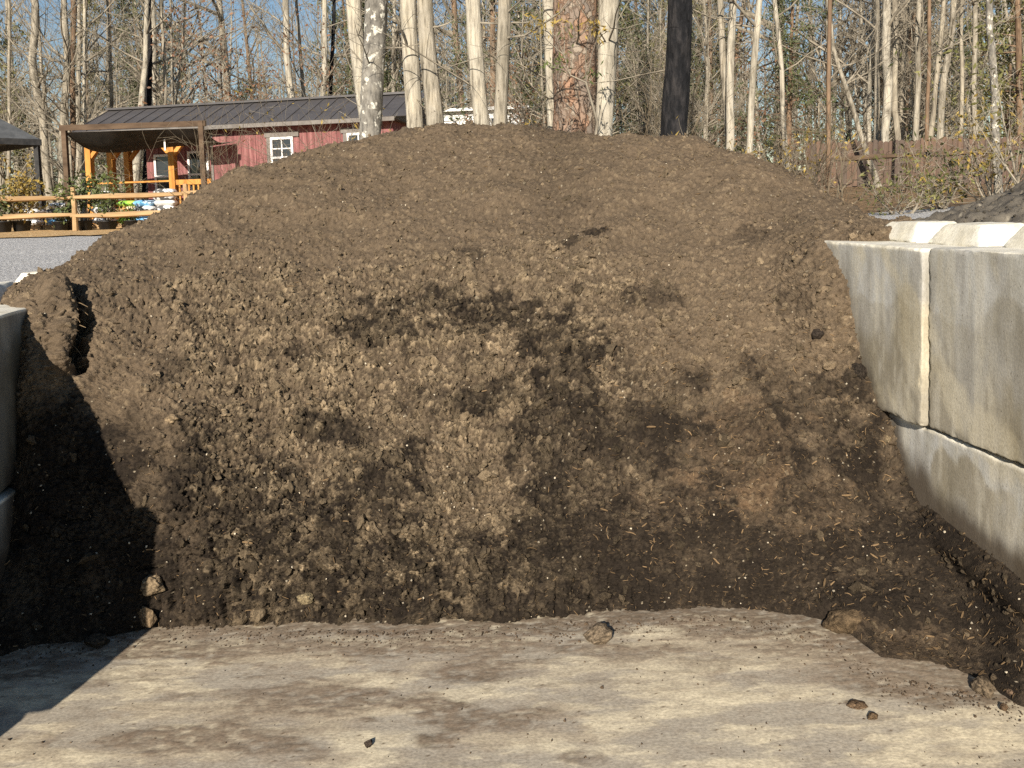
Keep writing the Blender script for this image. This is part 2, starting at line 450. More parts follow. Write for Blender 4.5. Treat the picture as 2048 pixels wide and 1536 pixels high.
rough_ = fbm(SX * 48, SS * 48, 101, 4, .7)
calm = (1 - .5 * sstep(ppx, 1150, 1450) * sstep(ppy, 900, 1050)) * (1 - .4 * (1 - sstep(ppy + 60 * med, 400, 540)))
disp = 0.045 * big + 0.017 * med + 0.008 * np.abs(ledge)
disp = disp + 0.010 * m1 * (.5 + id1) + 0.007 * m2 * (.4 + id2) + m3 * (.003 + .005 * cloddy) * (.4 + id3) + .0028 * sstep(e4, .03, .25) * id4
disp = disp - calm * (0.020 * pit * (0.15 + 0.85 * cloddy) + 0.012 * pit2 * (.5 + .5 * cloddy) + .007 * pit3 + 0.022 * crk + 0.012 * crk2)
disp = disp + calm * (0.0055 * rough_ + 0.0045 * np.abs(fbm(SX * 90, SS * 90, 103, 2)))
# bucket-cut foot: vertical grooves
foot = sstep(ppy, 1090, 1190) * (1 - sstep(ppx, 1250, 1500)) * sstep(ppx, 280, 340)
disp = disp + .018 * sstep(tr_, 8.2, 8.7)[:, None] * fbm(SX * 6, SS * 6, 113, 4)
disp = disp + foot * (0.016 * fbm(SX * 16, SS * 5, 111, 4) - 0.024 * sstep(fbm(SX * 24, SS * 5, 117, 3), 0.25, 0.5))
# the standing slab and the hollow beside the far-left wall
gx = np.interp(ppy, [540, 575, 640, 700, 760, 830], [128, 140, 166, 152, 156, 160])
inr = sstep(ppy, 565, 600) * (1 - sstep(ppy, 720, 760))
gj = gx + 14 * fbm(ppy / 22, ppx / 60, 131, 3)
disp = disp - 0.16 * inr * np.exp(-((ppx - gj) / 15) ** 2) + 0.07 * inr * sstep(ppx, gj - 75, gj - 40) * (1 - sstep(ppx, gj - 14, gj - 4))
# flatten at the toe and the apron at the right
apron = sstep(ppx, 1640, 1760) * sstep(ppy, 1230, 1290)
toe = sstep(tr_, 0.0, 0.5)[:, None]
disp = disp * (0.3 + 0.7 * toe) * (1 - 0.75 * apron) * (1 - .85 * sstep(ppx, 1830, 1920) * sstep(ppy, 930, 1030))
edge = fbm(SX * 9, SX * 0 + 3.3, 141, 4)
PV = B2 + NRM * disp[..., None]
PV[..., 1] += (1 - toe) * 0.025 * edge
# albedo: dried crust over moist soil and painted shade, drier clods, darker pits and gaps
dry = np.array([0.131, 0.096, 0.062]); lite = np.array([0.225, 0.170, 0.106]); wet_shade = np.array([0.021, 0.0155, 0.011]); red = np.array([0.125, 0.078, 0.043])
g40 = fbm(SX * 40, SS * 40, 151, 3)
k = np.clip(damp_shade * 1.05 + 0.28 * med * (.4 + damp_shade) + .28 * cloddy + 0.22 * (pit2 + crk2 + pit3) + .16 * rough_ + .12 * g40 - .08, 0, 1)[..., None]
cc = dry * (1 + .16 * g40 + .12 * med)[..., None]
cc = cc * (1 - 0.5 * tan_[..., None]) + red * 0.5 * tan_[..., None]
cc = cc * (1 - k) + wet_shade * k
lt = np.clip(np.maximum(m1 * (.35 + .65 * id1), m2 * (.3 + .7 * id2)) + .25 * m3 * cloddy * id3, 0, 1) * (1 - .55 * damp_shade * (id2 < .8)) * (.75 + .35 * g40)
lt = lt * (1 - .7 * np.maximum(.7 * blob(1140, 900, 105, 240, .7), sstep(ppx + 90 * med, 1060, 1200) * sstep(ppy + 60 * med, 850, 980)))
lt = np.clip(lt + .35 * m3 * (id3 > .86) * (1 - damp_shade), 0, 1)[..., None]
cc = cc * (1 - lt) + lite * (.7 + .45 * id3[..., None]) * lt
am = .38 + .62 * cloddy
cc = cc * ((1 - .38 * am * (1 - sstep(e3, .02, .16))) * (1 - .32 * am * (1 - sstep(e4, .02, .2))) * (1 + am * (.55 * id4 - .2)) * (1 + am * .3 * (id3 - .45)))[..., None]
speck = h2(np.floor(SX * 230), np.floor(SS * 230), 171)
cc = np.where((speck > 0.9990)[..., None], np.array([0.36, 0.30, 0.21]), cc)
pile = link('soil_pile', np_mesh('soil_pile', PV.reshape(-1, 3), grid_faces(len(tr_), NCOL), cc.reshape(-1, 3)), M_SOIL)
tag(pile, 'big heap of dark brown soil filling the concrete bin', 'soil pile')

# --- loose clods, straw and specks lying on the pile (uncountable)
def clod_proto(sub, seed, amp=0.75):
    bm = bmesh.new(); bmesh.ops.create_icosphere(bm, subdivisions=sub, radius=1)
    V = np.array([v.co for v in bm.verts]); Q = np.array([[v.index for v in f.verts] for f in bm.faces]); bm.free()
    d = np.array([mnoise.noise(Vector(v) * 1.3 + Vector((seed * 7.1, 0, 0))) * amp + mnoise.noise(Vector(v) * 3.2 + Vector((0, seed * 3.3, 0))) * amp * 0.5 for v in V])
    return V * (1 + d)[:, None], Q
def rot_mats(n):
    q = RNG.normal(size=(n, 4)); q /= np.linalg.norm(q, axis=1, keepdims=True)
    w, x, y, z = q.T
    return np.stack([1 - 2 * (y * y + z * z), 2 * (x * y - z * w), 2 * (x * z + y * w), 2 * (x * y + z * w), 1 - 2 * (x * x + z * z), 2 * (y * z - x * w),
                     2 * (x * z - y * w), 2 * (y * z + x * w), 1 - 2 * (x * x + y * y)], -1).reshape(n, 3, 3)
def scatter(name, pos, size, cols, protos, mat, parent, squash=(1, 1, 1), mats=None):
    Vs, Qs, Cs, off = [], [], [], 0
    pick = RNG.integers(0, len(protos), len(pos))
    Rm = rot_mats(len(pos)) if mats is None else mats
    sq = np.array(squash)
    for i, (V, Q) in enumerate(protos):
        s = np.where(pick == i)[0]
        if not len(s): continue
        W = np.einsum('nij,vj->nvi', Rm[s], V * sq) * size[s][:, None, None] + pos[s][:, None, :]
        Vs.append(W.reshape(-1, 3)); Qs.append((Q[None] + (np.arange(len(s)) * len(V))[:, None, None] + off).reshape(-1, Q.shape[1]))
        Cs.append(np.repeat(cols[s], len(V), 0)); off += len(s) * len(V)
    me = np_mesh(name, np.concatenate(Vs), np.concatenate(Qs), np.concatenate(Cs), False)
    return tag(link(name, me, mat, parent), kind='stuff')

def sample(weight, n):
    w = weight.ravel().astype(float); w = w / w.sum()
    return RNG.choice(len(w), n, p=w)
FP, FN, FC, FD = PV.reshape(-1, 3), NRM.reshape(-1, 3), cc.reshape(-1, 3), damp_shade.reshape(-1)
area = np.linalg.norm(np.cross(du, dv), axis=-1)
front = (tr_ < 9.2)[:, None] * (tr_ > 0.2)[:, None] * area
inframe = (ppx > -40) & (ppx < 2090)
p80 = [clod_proto(2, i) for i in range(5)]
p20 = [clod_proto(1, i + 20) for i in range(6)]
n = 2600
ix = sample(front * inframe * (0.05 + cloddy * sel2), n)
sz = np.clip(RNG.lognormal(math.log(0.0092), 0.5, n), 0.003, 0.032)
tone = np.clip(FC[ix] * 0.45 + 0.55 * (lite * (1 - FD[ix] * .5)[:, None]), 0, 1) * RNG.uniform(0.5, 1.2, (n, 1))
scatter('loose_clods', FP[ix] + FN[ix] * (sz * 0.05)[:, None], sz, tone, p80, M_CLOD, pile, (1.1, 0.85, 0.55))
n = 12000
ix = sample(front * inframe * (0.25 + cloddy), n)
sz = np.clip(RNG.lognormal(math.log(0.0048), 0.45, n), 0.002, 0.013)
tone = np.clip(FC[ix] * 0.55 + 0.45 * (lite * (1 - FD[ix] * .7)[:, None]), 0, 1) * RNG.uniform(0.55, 1.2, (n, 1))
scatter('crumbs', FP[ix] + FN[ix] * (sz * 0.3)[:, None], sz, tone, p20, M_CLOD, pile)
box8 = (np.array([[x, y, z] for x in (-1, 1) for y in (-1, 1) for z in (-1, 1)], float), np.array([[0, 1, 3, 2], [4, 6, 7, 5], [0, 4, 5, 1], [2, 3, 7, 6], [0, 2, 6, 4], [1, 5, 7, 3]]))
def sliver(bend, w):
    V = []
    for i, x in enumerate((-1, -0.3, 0.35, 1)):
        r = w * (0.6 if i in (0, 3) else 1)
        for a, b in ((-r, -r * .5), (r, -r * .5), (r, r * .5), (-r, r * .5)): V.append((x, a + bend * x * x, b))
    Q = [(3, 2, 1, 0), (12, 13, 14, 15)] + [(4 * i + j, 4 * i + (j + 1) % 4, 4 * i + 4 + (j + 1) % 4, 4 * i + 4 + j) for i in range(3) for j in range(4)]
    return np.array(V), np.array(Q)
strawy = sstep(ppx + 130 * big, 950, 1450) * sstep(ppy + 80 * big, 600, 760) + 0.12 + 0.5 * tan_ + 0.25 * sstep(ppy, 800, 1000)
n = 9000
ix = sample(front * inframe * strawy, n)
sz = np.clip(RNG.lognormal(math.log(0.0052), 0.5, n), 0.0025, 0.02)
nn, tt = FN[ix], RNG.normal(size=(n, 3)) * np.array([1.5, 0.8, 0.8])
tt -= nn * (np.sum(tt * nn, 1) * RNG.uniform(0.75, 1.0, n))[:, None]; tt /= np.linalg.norm(tt, axis=1, keepdims=True)
bb = np.cross(nn, tt); bb /= np.linalg.norm(bb, axis=1, keepdims=True)
mats = np.stack([tt, bb, np.cross(tt, bb)], -1)
tone = np.array([0.23, 0.152, 0.080]) * RNG.uniform(0.2, 1.0, (n, 1)) ** 1.6
scatter('straw_bits', FP[ix] + nn * 0.004, sz, tone, [sliver(0.15, .09), sliver(-0.25, .12), sliver(0.05, .2), sliver(0, .07)], M_STRAW, pile, mats=mats)
n = 330
ix = sample(front * inframe * (0.3 + sstep(ppy, 700, 1000)), n)
sz = RNG.uniform(0.0018, 0.0048, n)
tone = np.array([0.5, 0.43, 0.32]) * RNG.uniform(0.5, 1.2, (n, 1))
scatter('pale_specks', FP[ix] + FN[ix] * 0.004, sz, tone, p20, M_STRAW, pile)
# dry roots hanging in the hollow by the far-left wall
mb = MB()
for i in range(46):
    py = random.uniform(590, 730); px = np.interp(py, [575, 640, 700, 760], [140, 166, 152, 156]) + random.uniform(-16, 14)
    rr = np.argmin(((ppx - px) ** 2 + (ppy - py) ** 2).ravel()); p = Vector(FP[rr]) + Vector((0, -0.02, 0))
    d = Vector((random.uniform(0.2, 1), random.uniform(-.8, 0), random.uniform(-.5, .3))).normalized() * random.uniform(0.03, 0.075)
    mb.tube([p - d * .3, p + d * 0.5, p + d + Vector((0, 0, -0.008))], [.0022, .002, .0012], 4)
o = mb.build('root_fibres', mat_noise('root_fibre', (0.12, 0.08, 0.045), (0.26, 0.19, 0.11), 30, bump=0), pile); tag(o, kind='stuff')

# ------------------------------------------------------------------ concrete floor of the bin
fx = np.concatenate([[-7, -5, -3.4], np.linspace(-2.6, 2.6, 520), [3.4, 5, 7]])
fy = np.concatenate([[-6, -3, 0, 1.2, 1.9], np.linspace(2.25, 3.42, 190), [3.8, 4.6, 5.6]])
X, Y = np.meshgrid(fx, fy)
qx, qy = project(np.stack([X, Y, X * 0], -1)); qx = np.where(Y < 1.5, 1024, qx); qy = np.where(Y < 1.5, 2500, qy)
streak = fbm(X * 2.6, Y * 10, 201, 5); fine = fbm(X * 12, Y * 38, 211, 4); bigf = fbm(X * 1.4, Y * 2.6, 221, 4); gr = fbm(X * 24, Y * 40, 231, 4)
FBN = fbm(X * 3.5, Y * 9, 241, 5) * 1.3
def fblob(cx, cy, rx, ry, n=0.4):
    q = np.hypot((qx - cx) / rx, (qy - cy) / ry) + n * FBN + 0.12 * gr
    return 1 - sstep(q, 0.62, 1.06)
C0, C1, C2, C3 = np.array([.555, .48, .345]), np.array([.68, .59, .415]), np.array([.39, .342, .268]), np.array([.178, .132, .090])
t = sstep(streak + 0.5 * bigf, -0.3, 0.4)[..., None]
fc = C2 * (1 - t) + C0 * t
t = sstep(fine * 0.6 + streak * .5 + bigf * .3, 0.05, 0.5)[..., None] * 0.8
fc = fc * (1 - t) + C1 * t
soil = np.zeros_like(X)
for b in ((620, 1402, 260, 34), (900, 1425, 120, 42), (400, 1300, 200, 26), (660, 1290, 300, 24), (900, 1290, 220, 30), (950, 1350, 90, 40), (1000, 1440, 120, 26), (600, 1262, 420, 16),
          (1230, 1305, 150, 20), (1100, 1258, 220, 22), (1500, 1262, 260, 20), (860, 1480, 60, 18), (400, 1480, 260, 40), (1170, 1515, 60, 18), (1420, 1330, 90, 16), (1620, 1300, 120, 30),
          (1700, 1405, 22, 8), (180, 1290, 260, 50), (60, 1330, 200, 50), (740, 1440, 30, 8), (350, 1470, 50, 12), (1800, 1365, 190, 34), (1960, 1390, 150, 30), (1720, 1315, 110, 40)):
    soil = np.maximum(soil, fblob(*b))
soil = np.maximum(soil * 0.88, 0.6 * sstep(fbm(X * 6, Y * 22, 251, 5), 0.28, 0.5) * (0.25 + 0.75 * (1 - sstep(qy, 1300, 1480))))
toeq = np.interp(qx, [-60, 0, 150, 300, 790, 1400, 1530, 1657, 1775, 2048, 2100], [1310, 1300, 1280, 1250, 1262, 1230, 1236, 1268, 1352, 1405, 1412])
soil = np.maximum(soil, 1.1 * (1 - sstep(qy - toeq + 16 * FBN + 8 * gr, 4, 34)) * sstep(qy, 1150, 1200))
soil = np.clip(soil * (0.85 + 0.8 * gr + .6 * fine), 0, 0.95)[..., None]
soil = soil * (1 - .45 * sstep(qx, 1000, 1250) * (1 - sstep(qx, 1600, 1680)) * sstep(qy, 1290, 1330))[..., None]
fc = fc * (1 - soil) + C3 * (0.85 + 0.35 * gr[..., None]) * soil
film = np.zeros_like(X)
for b in ((700, 1310, 520, 60), (1300, 1290, 420, 45), (600, 1420, 420, 70), (1000, 1450, 220, 60), (350, 1500, 420, 60), (1700, 1330, 300, 60)):
    film = np.maximum(film, 1 - sstep(np.hypot((qx - b[0]) / b[2], (qy - b[1]) / b[3]) + .5 * FBN, .2, 1.2))
film = np.clip(film * (.5 + .5 * gr + .5 * streak), 0, .42)[..., None]
fc = fc * (1 - film) + np.array([.27, .205, .145]) * film
grime = (.30 * sstep(fbm(X * 15, Y * 22, 291, 5, .6), .0, .55) + .22 * sstep(fbm(X * 1.7, Y * 3, 295, 4), -.1, .5))[..., None]
fc = fc * (1 - grime) + np.array([.30, .245, .18]) * grime
sc_ = sstep(np.abs(fbm(X * 0.8, Y * 26, 261, 2)), 0.035, 0.0)[..., None] * sstep(fbm(X * 2, Y * 8, 271, 3), -0.1, .2)[..., None] * 0.25
fc = fc * (1 - sc_) + np.array([.22, .205, .19]) * sc_
dot = (h2(np.floor(X * 110), np.floor(Y * 170), 281) > 0.9975)[..., None]
fc = np.where(dot, np.array([.13, .09, .055]), fc)
FZ = 0.0007 * streak + 0.0003 * fine + 0.0012 * soil[..., 0] + 0.001 * gr * soil[..., 0]
FZ = np.where((Y < 2.2) | (Y > 3.5) | (np.abs(X) > 3), 0, FZ)
flo = link('concrete_floor', np_mesh('concrete_floor', np.stack([X, Y, FZ], -1).reshape(-1, 3), grid_faces(len(fy), len(fx)), fc.reshape(-1, 3)), M_FLOOR)
tag(flo, 'pale scuffed concrete floor smeared with soil in front of the pile', kind='structure')

# crumbs on the floor, thick along the pile's foot
n = 2600
cx = RNG.uniform(-60, 2100, n)
toe_py = np.interp(cx, [-60, 0, 150, 300, 790, 1400, 1530, 1657, 1775, 2048, 2100], [1310, 1300, 1280, 1250, 1262, 1230, 1236, 1268, 1352, 1405, 1412])
cy = toe_py + np.abs(RNG.normal(0, 22, n)); cy[:320] = RNG.uniform(1250, 1530, 320)
pos = np.array([at_z(a, b, 0.001) for a, b in zip(cx, cy)])
sz = np.clip(RNG.lognormal(math.log(0.0024), 0.5, n), 0.001, 0.009); sz[:320] *= .8
tone = np.array([0.10, 0.07, 0.045]) * RNG.uniform(0.3, 1.4, (n, 1))
o = scatter('soil_crumbs', pos, sz, tone, p20, M_CLOD, None, (1, 1, 0.6))
tag(o, 'small soil crumbs strewn over the concrete floor')

# ------------------------------------------------------------------ single clods
def clod(px, py, w, h, label, tone=(0.17, 0.12, 0.07), seed=0, lift=0.0, onpile=False):
    if onpile:
        rr = np.argmin(((ppx - px) ** 2 + (ppy - py) ** 2).ravel()); p = Vector(FP[rr])
    else:
        p = at_z(px, py + h / 2, 0.0)
    sx, sz_ = w * (.44 if onpile else .54) * p.y / F, h * .46 * p.y / F
    bm = bmesh.new(); bmesh.ops.create_icosphere(bm, subdivisions=4, radius=1)
    V = np.array([v.co for v in bm.verts]); Q = np.array([[v.index for v in f.verts] for f in bm.faces]); bm.free()
    o3 = Vector((seed * 5.3, seed * 2.1, 0)); cr = []
    for i, v in enumerate(V):
        v = Vector(v)
        a = mnoise.noise(v * 1.1 + o3) * .42 + mnoise.noise(v * 2.7 + o3) * .26 + mnoise.noise(v * 6 + o3) * .13 + mnoise.noise(v * 14 + o3) * .06
        q = v * (1 + a); q.z = max(q.z, -0.75); V[i] = q; cr.append(0.85 + 1.0 * mnoise.noise(v * 4 + o3) + .5 * mnoise.noise(v * 13 + o3))
    rs = np.random.default_rng(seed + 50)
    for _ in range(9):
        nrm_ = rs.normal(size=3); nrm_ /= np.linalg.norm(nrm_); dd = V @ nrm_; lim = rs.uniform(.5, .8)
        V = V - np.outer(np.maximum(dd - lim, 0) * .88, nrm_)
    V[:, 2] = np.maximum(V[:, 2], -.72)
    V = V / np.abs(V).max(0) * np.array([sx, (sx + sz_) / 2, sz_])
    cols = np.clip(np.array(tone)[None] * np.clip(np.array(cr), .35, 1.5)[:, None], 0, 1)
    o = link('soil_clod', np_mesh('soil_clod', V, Q, cols), M_CLOD)
    o.location = p + Vector((0, -sx * 0.2, 0)) if onpile else p + Vector((0, 0, sz_ * 0.6))
    o.rotation_euler.z = seed * 0.7 if abs(sx - sz_) < 0.02 else 0
    return tag(o, label, 'clod', 'single soil clods')
clod(308, 1168, 52, 52, 'pale rounded clod standing out at the edge of the wall shadow', (0.21, 0.155, 0.095), 1, onpile=True)
clod(300, 1228, 34, 52, 'upright clod at the shadow edge just above the concrete floor', (0.19, 0.135, 0.08), 2, onpile=True)
clod(1198, 1258, 62, 48, 'wedge-shaped clod lying alone on the floor before the pile centre', (0.165, 0.125, 0.083), 3)
clod(613, 1195, 40, 28, 'flat oval pale stone-like clod stuck in the pile foot', (0.24, 0.19, 0.11), 4, onpile=True)
clod(343, 843, 36, 22, 'light oblong clod beside the wall shadow halfway up the pile', (0.24, 0.175, 0.105), 5, onpile=True)
clod(1690, 1228, 84, 62, 'large half-buried clod where the pile foot spreads toward the right wall', (0.115, 0.08, 0.046), 6)
clod(1968, 1362, 52, 40, 'round brown clod at the outer rim of the soil apron', (0.14, 0.105, 0.068), 7)
clod(2024, 1378, 44, 26, 'reddish low clod by the right edge of the photo', (0.15, 0.10, 0.064), 8)
clod(738, 1482, 20, 18, 'small dark clod alone on the pale floor', (0.055, 0.04, 0.03), 9)
clod(1744, 1427, 24, 18, 'small brown clod on the floor below the soil apron', (0.12, 0.08, 0.045), 10)
clod(1712, 1406, 44, 12, 'flattened brown soil lump on the floor below the soil apron', (0.13, 0.085, 0.05), 11)
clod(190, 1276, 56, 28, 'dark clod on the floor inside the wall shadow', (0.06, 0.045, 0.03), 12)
clod(1636, 676, 34, 26, 'dark moist clod high on the pile near the right wall', (0.042, 0.032, 0.024), 13, onpile=True)
clod(1718, 742, 36, 44, 'dark moist clod resting against the upper right wall face', (0.035, 0.027, 0.02), 14, onpile=True)
clod(1776, 873, 20, 18, 'small tan clod lying right under the wall seam', (0.2, 0.15, 0.09), 15, onpile=True)
clod(2008, 1412, 18, 18, 'tiny clod on the floor near the right edge of the photo', (0.13, 0.085, 0.05), 16)

# ------------------------------------------------------------------ concrete blocks
def axis_pts(h, c, n):
    e = [-h, -h + c * .2, -h + c * .5, -h + c, -h + c * 1.6]
    return np.array(e + list(np.linspace(-h + c * 2.4, h - c * 2.4, n)) + [-q for q in reversed(e)])
def rough_box(L, T, H, c=0.035, amp=0.003, seed=0, taper=0.0, nL=60, nT=18, nH=26):
    hs = (L / 2, T / 2, H / 2); ax = [axis_pts(h, min(c, h * .25), m) for h, m in zip(hs, (nL, nT, nH))]
    V, idx, Q = [], {}, []
    def vid(p):
        k = tuple(round(q, 5) for q in p)
        if k not in idx: idx[k] = len(V); V.append(p)
        return idx[k]
    for a in range(3):
        b, d = (a + 1) % 3, (a + 2) % 3
        for sg in (-1, 1):
            g = []
            for u in ax[b]:
                row = []
                for v in ax[d]:
                    p = [0, 0, 0]; p[a] = sg * hs[a]; p[b] = u; p[d] = v; row.append(vid(p))
                g.append(row)
            for i in range(len(g) - 1):
                for j in range(len(g[0]) - 1):
                    f = (g[i][j], g[i + 1][j], g[i + 1][j + 1], g[i][j + 1]); Q.append(f if sg > 0 else f[::-1])
    V = np.array(V); hv = np.array(hs)
    n1 = np.array([mnoise.noise(Vector(v) * 9 + Vector((seed * 3.7, 0, 0))) for v in V]); n2 = np.array([mnoise.noise(Vector(v) * 31 + Vector((0, seed, 0))) for v in V])
    n3 = np.array([mnoise.noise(Vector(v) * 2.5 + Vector((0, 0, seed))) for v in V])
    n4 = np.array([mnoise.noise(Vector(v) * 55 + Vector((seed, seed, 0))) for v in V])
    ce = np.clip(c * (0.5 + 0.8 * n1 + 0.6 * n2 + .5 * n4), c * .12, c * 1.6)[:, None]
    q = np.clip(V, -(hv - ce), hv - ce); d = V - q
    ln = np.linalg.norm(d, axis=1, keepdims=True)
    two = (np.abs(d) > 1e-7).sum(1, keepdims=True) > 1
    V2 = np.where(two, q + d / np.maximum(ln, 1e-9) * ce * 0.85, V)
    V2 = V2 + (n2 * amp * .5 + n3 * amp)[:, None] * (V2 / hv)
    if taper:
        f = 1 - taper * (V2[:, 2:3] / H + .5); V2[:, :2] *= f
    edge_ = (hv - np.abs(V)).copy()
    return V2, np.array(Q), n1, n2

FPg = PV[:540:5, ::5].reshape(-1, 3)
def block_cols(W, n1, n2, top, face_e, side):
    """clean pale tops, grey streaked faces, soil smeared where the pile touches"""
    e = W @ np.array(WE); s = W @ np.array(WA); z = W[:, 2]
    base = np.array([.465, .452, .412])[None] * (1 + 0.06 * n1)[:, None]
    st = fbm(s * 9, z * 1.3, 301, 5); bl = fbm(s * 2.3, z * 2.0, 311, 4); fn = fbm(s * 40, z * 7, 321, 3)
    down = top - z
    stain = sstep(down + 0.13 * bl + .07 * fbm(s * 6, s * 0, 331, 3), 0.15, 0.18) * (0.55 + 0.45 * sstep(bl + .6 * st, -.4, .4))
    brown = np.array([.285, .252, .19])
    c = base * (1 - stain[:, None] * .95) + brown * stain[:, None] * .95
    g = sstep(st + 0.5 * fn, 0.1, 0.6)[:, None] * .5
    c = c * (1 - g) + np.array([.53, .49, .40]) * g
    g = sstep(st * .8 + .5 * bl, -.15, -.6)[:, None] * .55
    c = c * (1 - g) + np.array([.27, .25, .215]) * g
    g = sstep(fbm(s * 3.1, z * 2.3 - s * 1.6, 341, 5), .25, .6)[:, None] * .55
    c = c * (1 - g) + np.array([.56, .50, .37]) * g
    istop = (z > top - 0.012)[:, None]
    c = np.where(istop, np.array([.70, .66, .56]) * (1 + .1 * n1 + .1 * n2)[:, None], c)
    # soil smear: distance to the nearest pile point
    loc = FPg[np.abs(FPg @ np.array(WE) - face_e) < 0.22]
    near = np.full(len(W), 9.0)
    cand = np.where(np.abs(e - face_e) < 0.2)[0]
    if len(loc):
        kd = KDTree(len(loc))
        for i, p in enumerate(loc): kd.insert(p, i)
        kd.balance()
        for i in cand: near[i] = kd.find(W[i])[2]
    sm = (1 - sstep(near + 0.03 * bl + .02 * st, 0.015, 0.10)) * (1 - sstep(z, 0.55, 1.3) * .8) * .9
    c = c * (1 - sm[:, None]) + np.array([.075, .055, .036]) * sm[:, None]
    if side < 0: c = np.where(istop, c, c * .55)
    return np.clip(c, 0.02, .8)

def block(s0, s1, face, side, ztop, h, label, lugs=(), seed=0, tilt=0.0, out=0.0, fine=False, group='stacked concrete blocks of the bin walls', hide_lug=False):
    L, T = s1 - s0, 0.70
    V, Q, n1, n2 = rough_box(L, T, h, 0.016, 0.0012, seed, 0.0, *((150, 20, 64) if fine else (40, 12, 20)))
    e = face + side * T / 2 + out
    c = bin_pt((s0 + s1) / 2, e, ztop - h / 2)
    M3 = Matrix(((WA.x, -WE.x * 1, 0), (WA.y, -WE.y * 1, 0), (0, 0, 1)))      # local x along the wall
    M3 = M3 @ Matrix.Rotation(tilt, 3, 'Y')
    W = V @ np.array(M3).T + np.array(c)
    o = link('concrete_block', np_mesh('concrete_block', V, Q, block_cols(W, n1, n2, ztop, face, side)), M_BLOCK)
    o.matrix_world = Matrix.Translation(c) @ M3.to_4x4()
    tag(o, label, 'concrete block', group)
    for i, ls in enumerate(lugs):
        V2, Q2, a, b = rough_box(0.36, 0.30, 0.09, 0.02, 0.004, seed + i + 5, taper=0.38, nL=10, nT=8, nH=4)
        cols = np.array([.70, .66, .56])[None] * (1 + .12 * a + .1 * b)[:, None]
        lo = link('casting_key', np_mesh('casting_key', V2, Q2, cols), M_BLOCK, o)
        lo.location = (ls - (s0 + s1) / 2, 0, h / 2 + 0.04)
    return o
block(3.03, 4.83, FACE_R, 1, TOP_R, BH, 'upper block of the right wall, farther one, half under soil', (3.16, 3.57), 1, out=-0.016, fine=True)
block(1.20, 3.022, FACE_R, 1, TOP_R + .016, BH, 'upper block of the right wall, nearer one, cut by the photo edge', (1.75, 2.25, 2.73), 2, tilt=R(0.9), out=0.008, fine=True)
block(2.35, 4.15, FACE_R, 1, TOP_R - BH - 0.008, BH, 'lower block of the right wall below the dark seam', (), 3, fine=True, out=0.02)
block(0.52, 2.32, FACE_R, 1, TOP_R - BH - 0.008, BH, 'lower right wall block beyond the photo edge', (), 4)
block(1.79, 1.925, FACE_L, -1, TOP_L, BH, 'short end block jutting inward at the open end of the left wall', (), 11, out=0.06)
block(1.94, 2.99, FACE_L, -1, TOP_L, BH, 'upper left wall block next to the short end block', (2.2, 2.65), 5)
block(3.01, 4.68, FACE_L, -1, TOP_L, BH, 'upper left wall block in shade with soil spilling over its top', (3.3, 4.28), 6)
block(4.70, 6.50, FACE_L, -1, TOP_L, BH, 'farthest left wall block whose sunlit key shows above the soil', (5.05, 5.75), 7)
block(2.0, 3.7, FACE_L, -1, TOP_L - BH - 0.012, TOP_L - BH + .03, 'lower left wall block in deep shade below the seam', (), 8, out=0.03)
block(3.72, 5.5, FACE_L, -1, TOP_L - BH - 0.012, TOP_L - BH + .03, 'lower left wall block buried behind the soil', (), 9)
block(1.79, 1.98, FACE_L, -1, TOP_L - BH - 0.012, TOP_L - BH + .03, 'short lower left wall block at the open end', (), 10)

# ------------------------------------------------------------------ second soil heap behind the right wall
gx_ = np.linspace(1.9, 8.5, 300); gy_ = np.linspace(3.6, 9.5, 230)
X, Y = np.meshgrid(gx_, gy_)
r_ = np.hypot((X - 5.0) / 1.0, (Y - 6.4) / 0.95) + 0.15 * fbm(X * 1.2, Y * 1.2, 401, 4)
Z = 1.95 - 0.30 * r_ ** 1.18 - 0.12 * sstep(r_, 1.6, 2.6) - 1.3 * sstep(r_, 2.5, 4.2)
Z = Z + 0.03 * fbm(X * 6, Y * 6, 411, 5) + 0.015 * fbm(X * 22, Y * 22, 421, 3)
e_ = X * WE.x + Y * WE.y
Z = np.where(e_ < FACE_R + .72, np.minimum(Z, 1.25), Z)
kk = sstep(fbm(X * 7, Y * 7, 431, 4), -.4, .5)[..., None]
hc = np.array([.105, .092, .075]) * (1 - kk) + np.array([.17, .148, .115]) * kk
hc = np.where((h2(np.floor(X * 60), np.floor(Y * 60), 441) > .992)[..., None], np.array([.33, .29, .22]), hc)
heap2 = tag(link('soil_pile', np_mesh('soil_pile', np.stack([X, Y, Z], -1).reshape(-1, 3), grid_faces(len(gy_), len(gx_)), hc.reshape(-1, 3)), M_SOIL),
    'smaller grey-black soil heap behind the right concrete wall', 'soil pile')
n = 5000; ii = RNG.integers(0, X.size, n); P2 = np.stack([X, Y, Z], -1).reshape(-1, 3)[ii] + RNG.normal(0, .01, (n, 3)) * [1, 1, .2]
scatter('crumbs', P2, RNG.uniform(.005, .016, n), np.array([.11, .095, .073]) * RNG.uniform(.4, 1.5, (n, 1)), p20, M_CLOD, heap2)

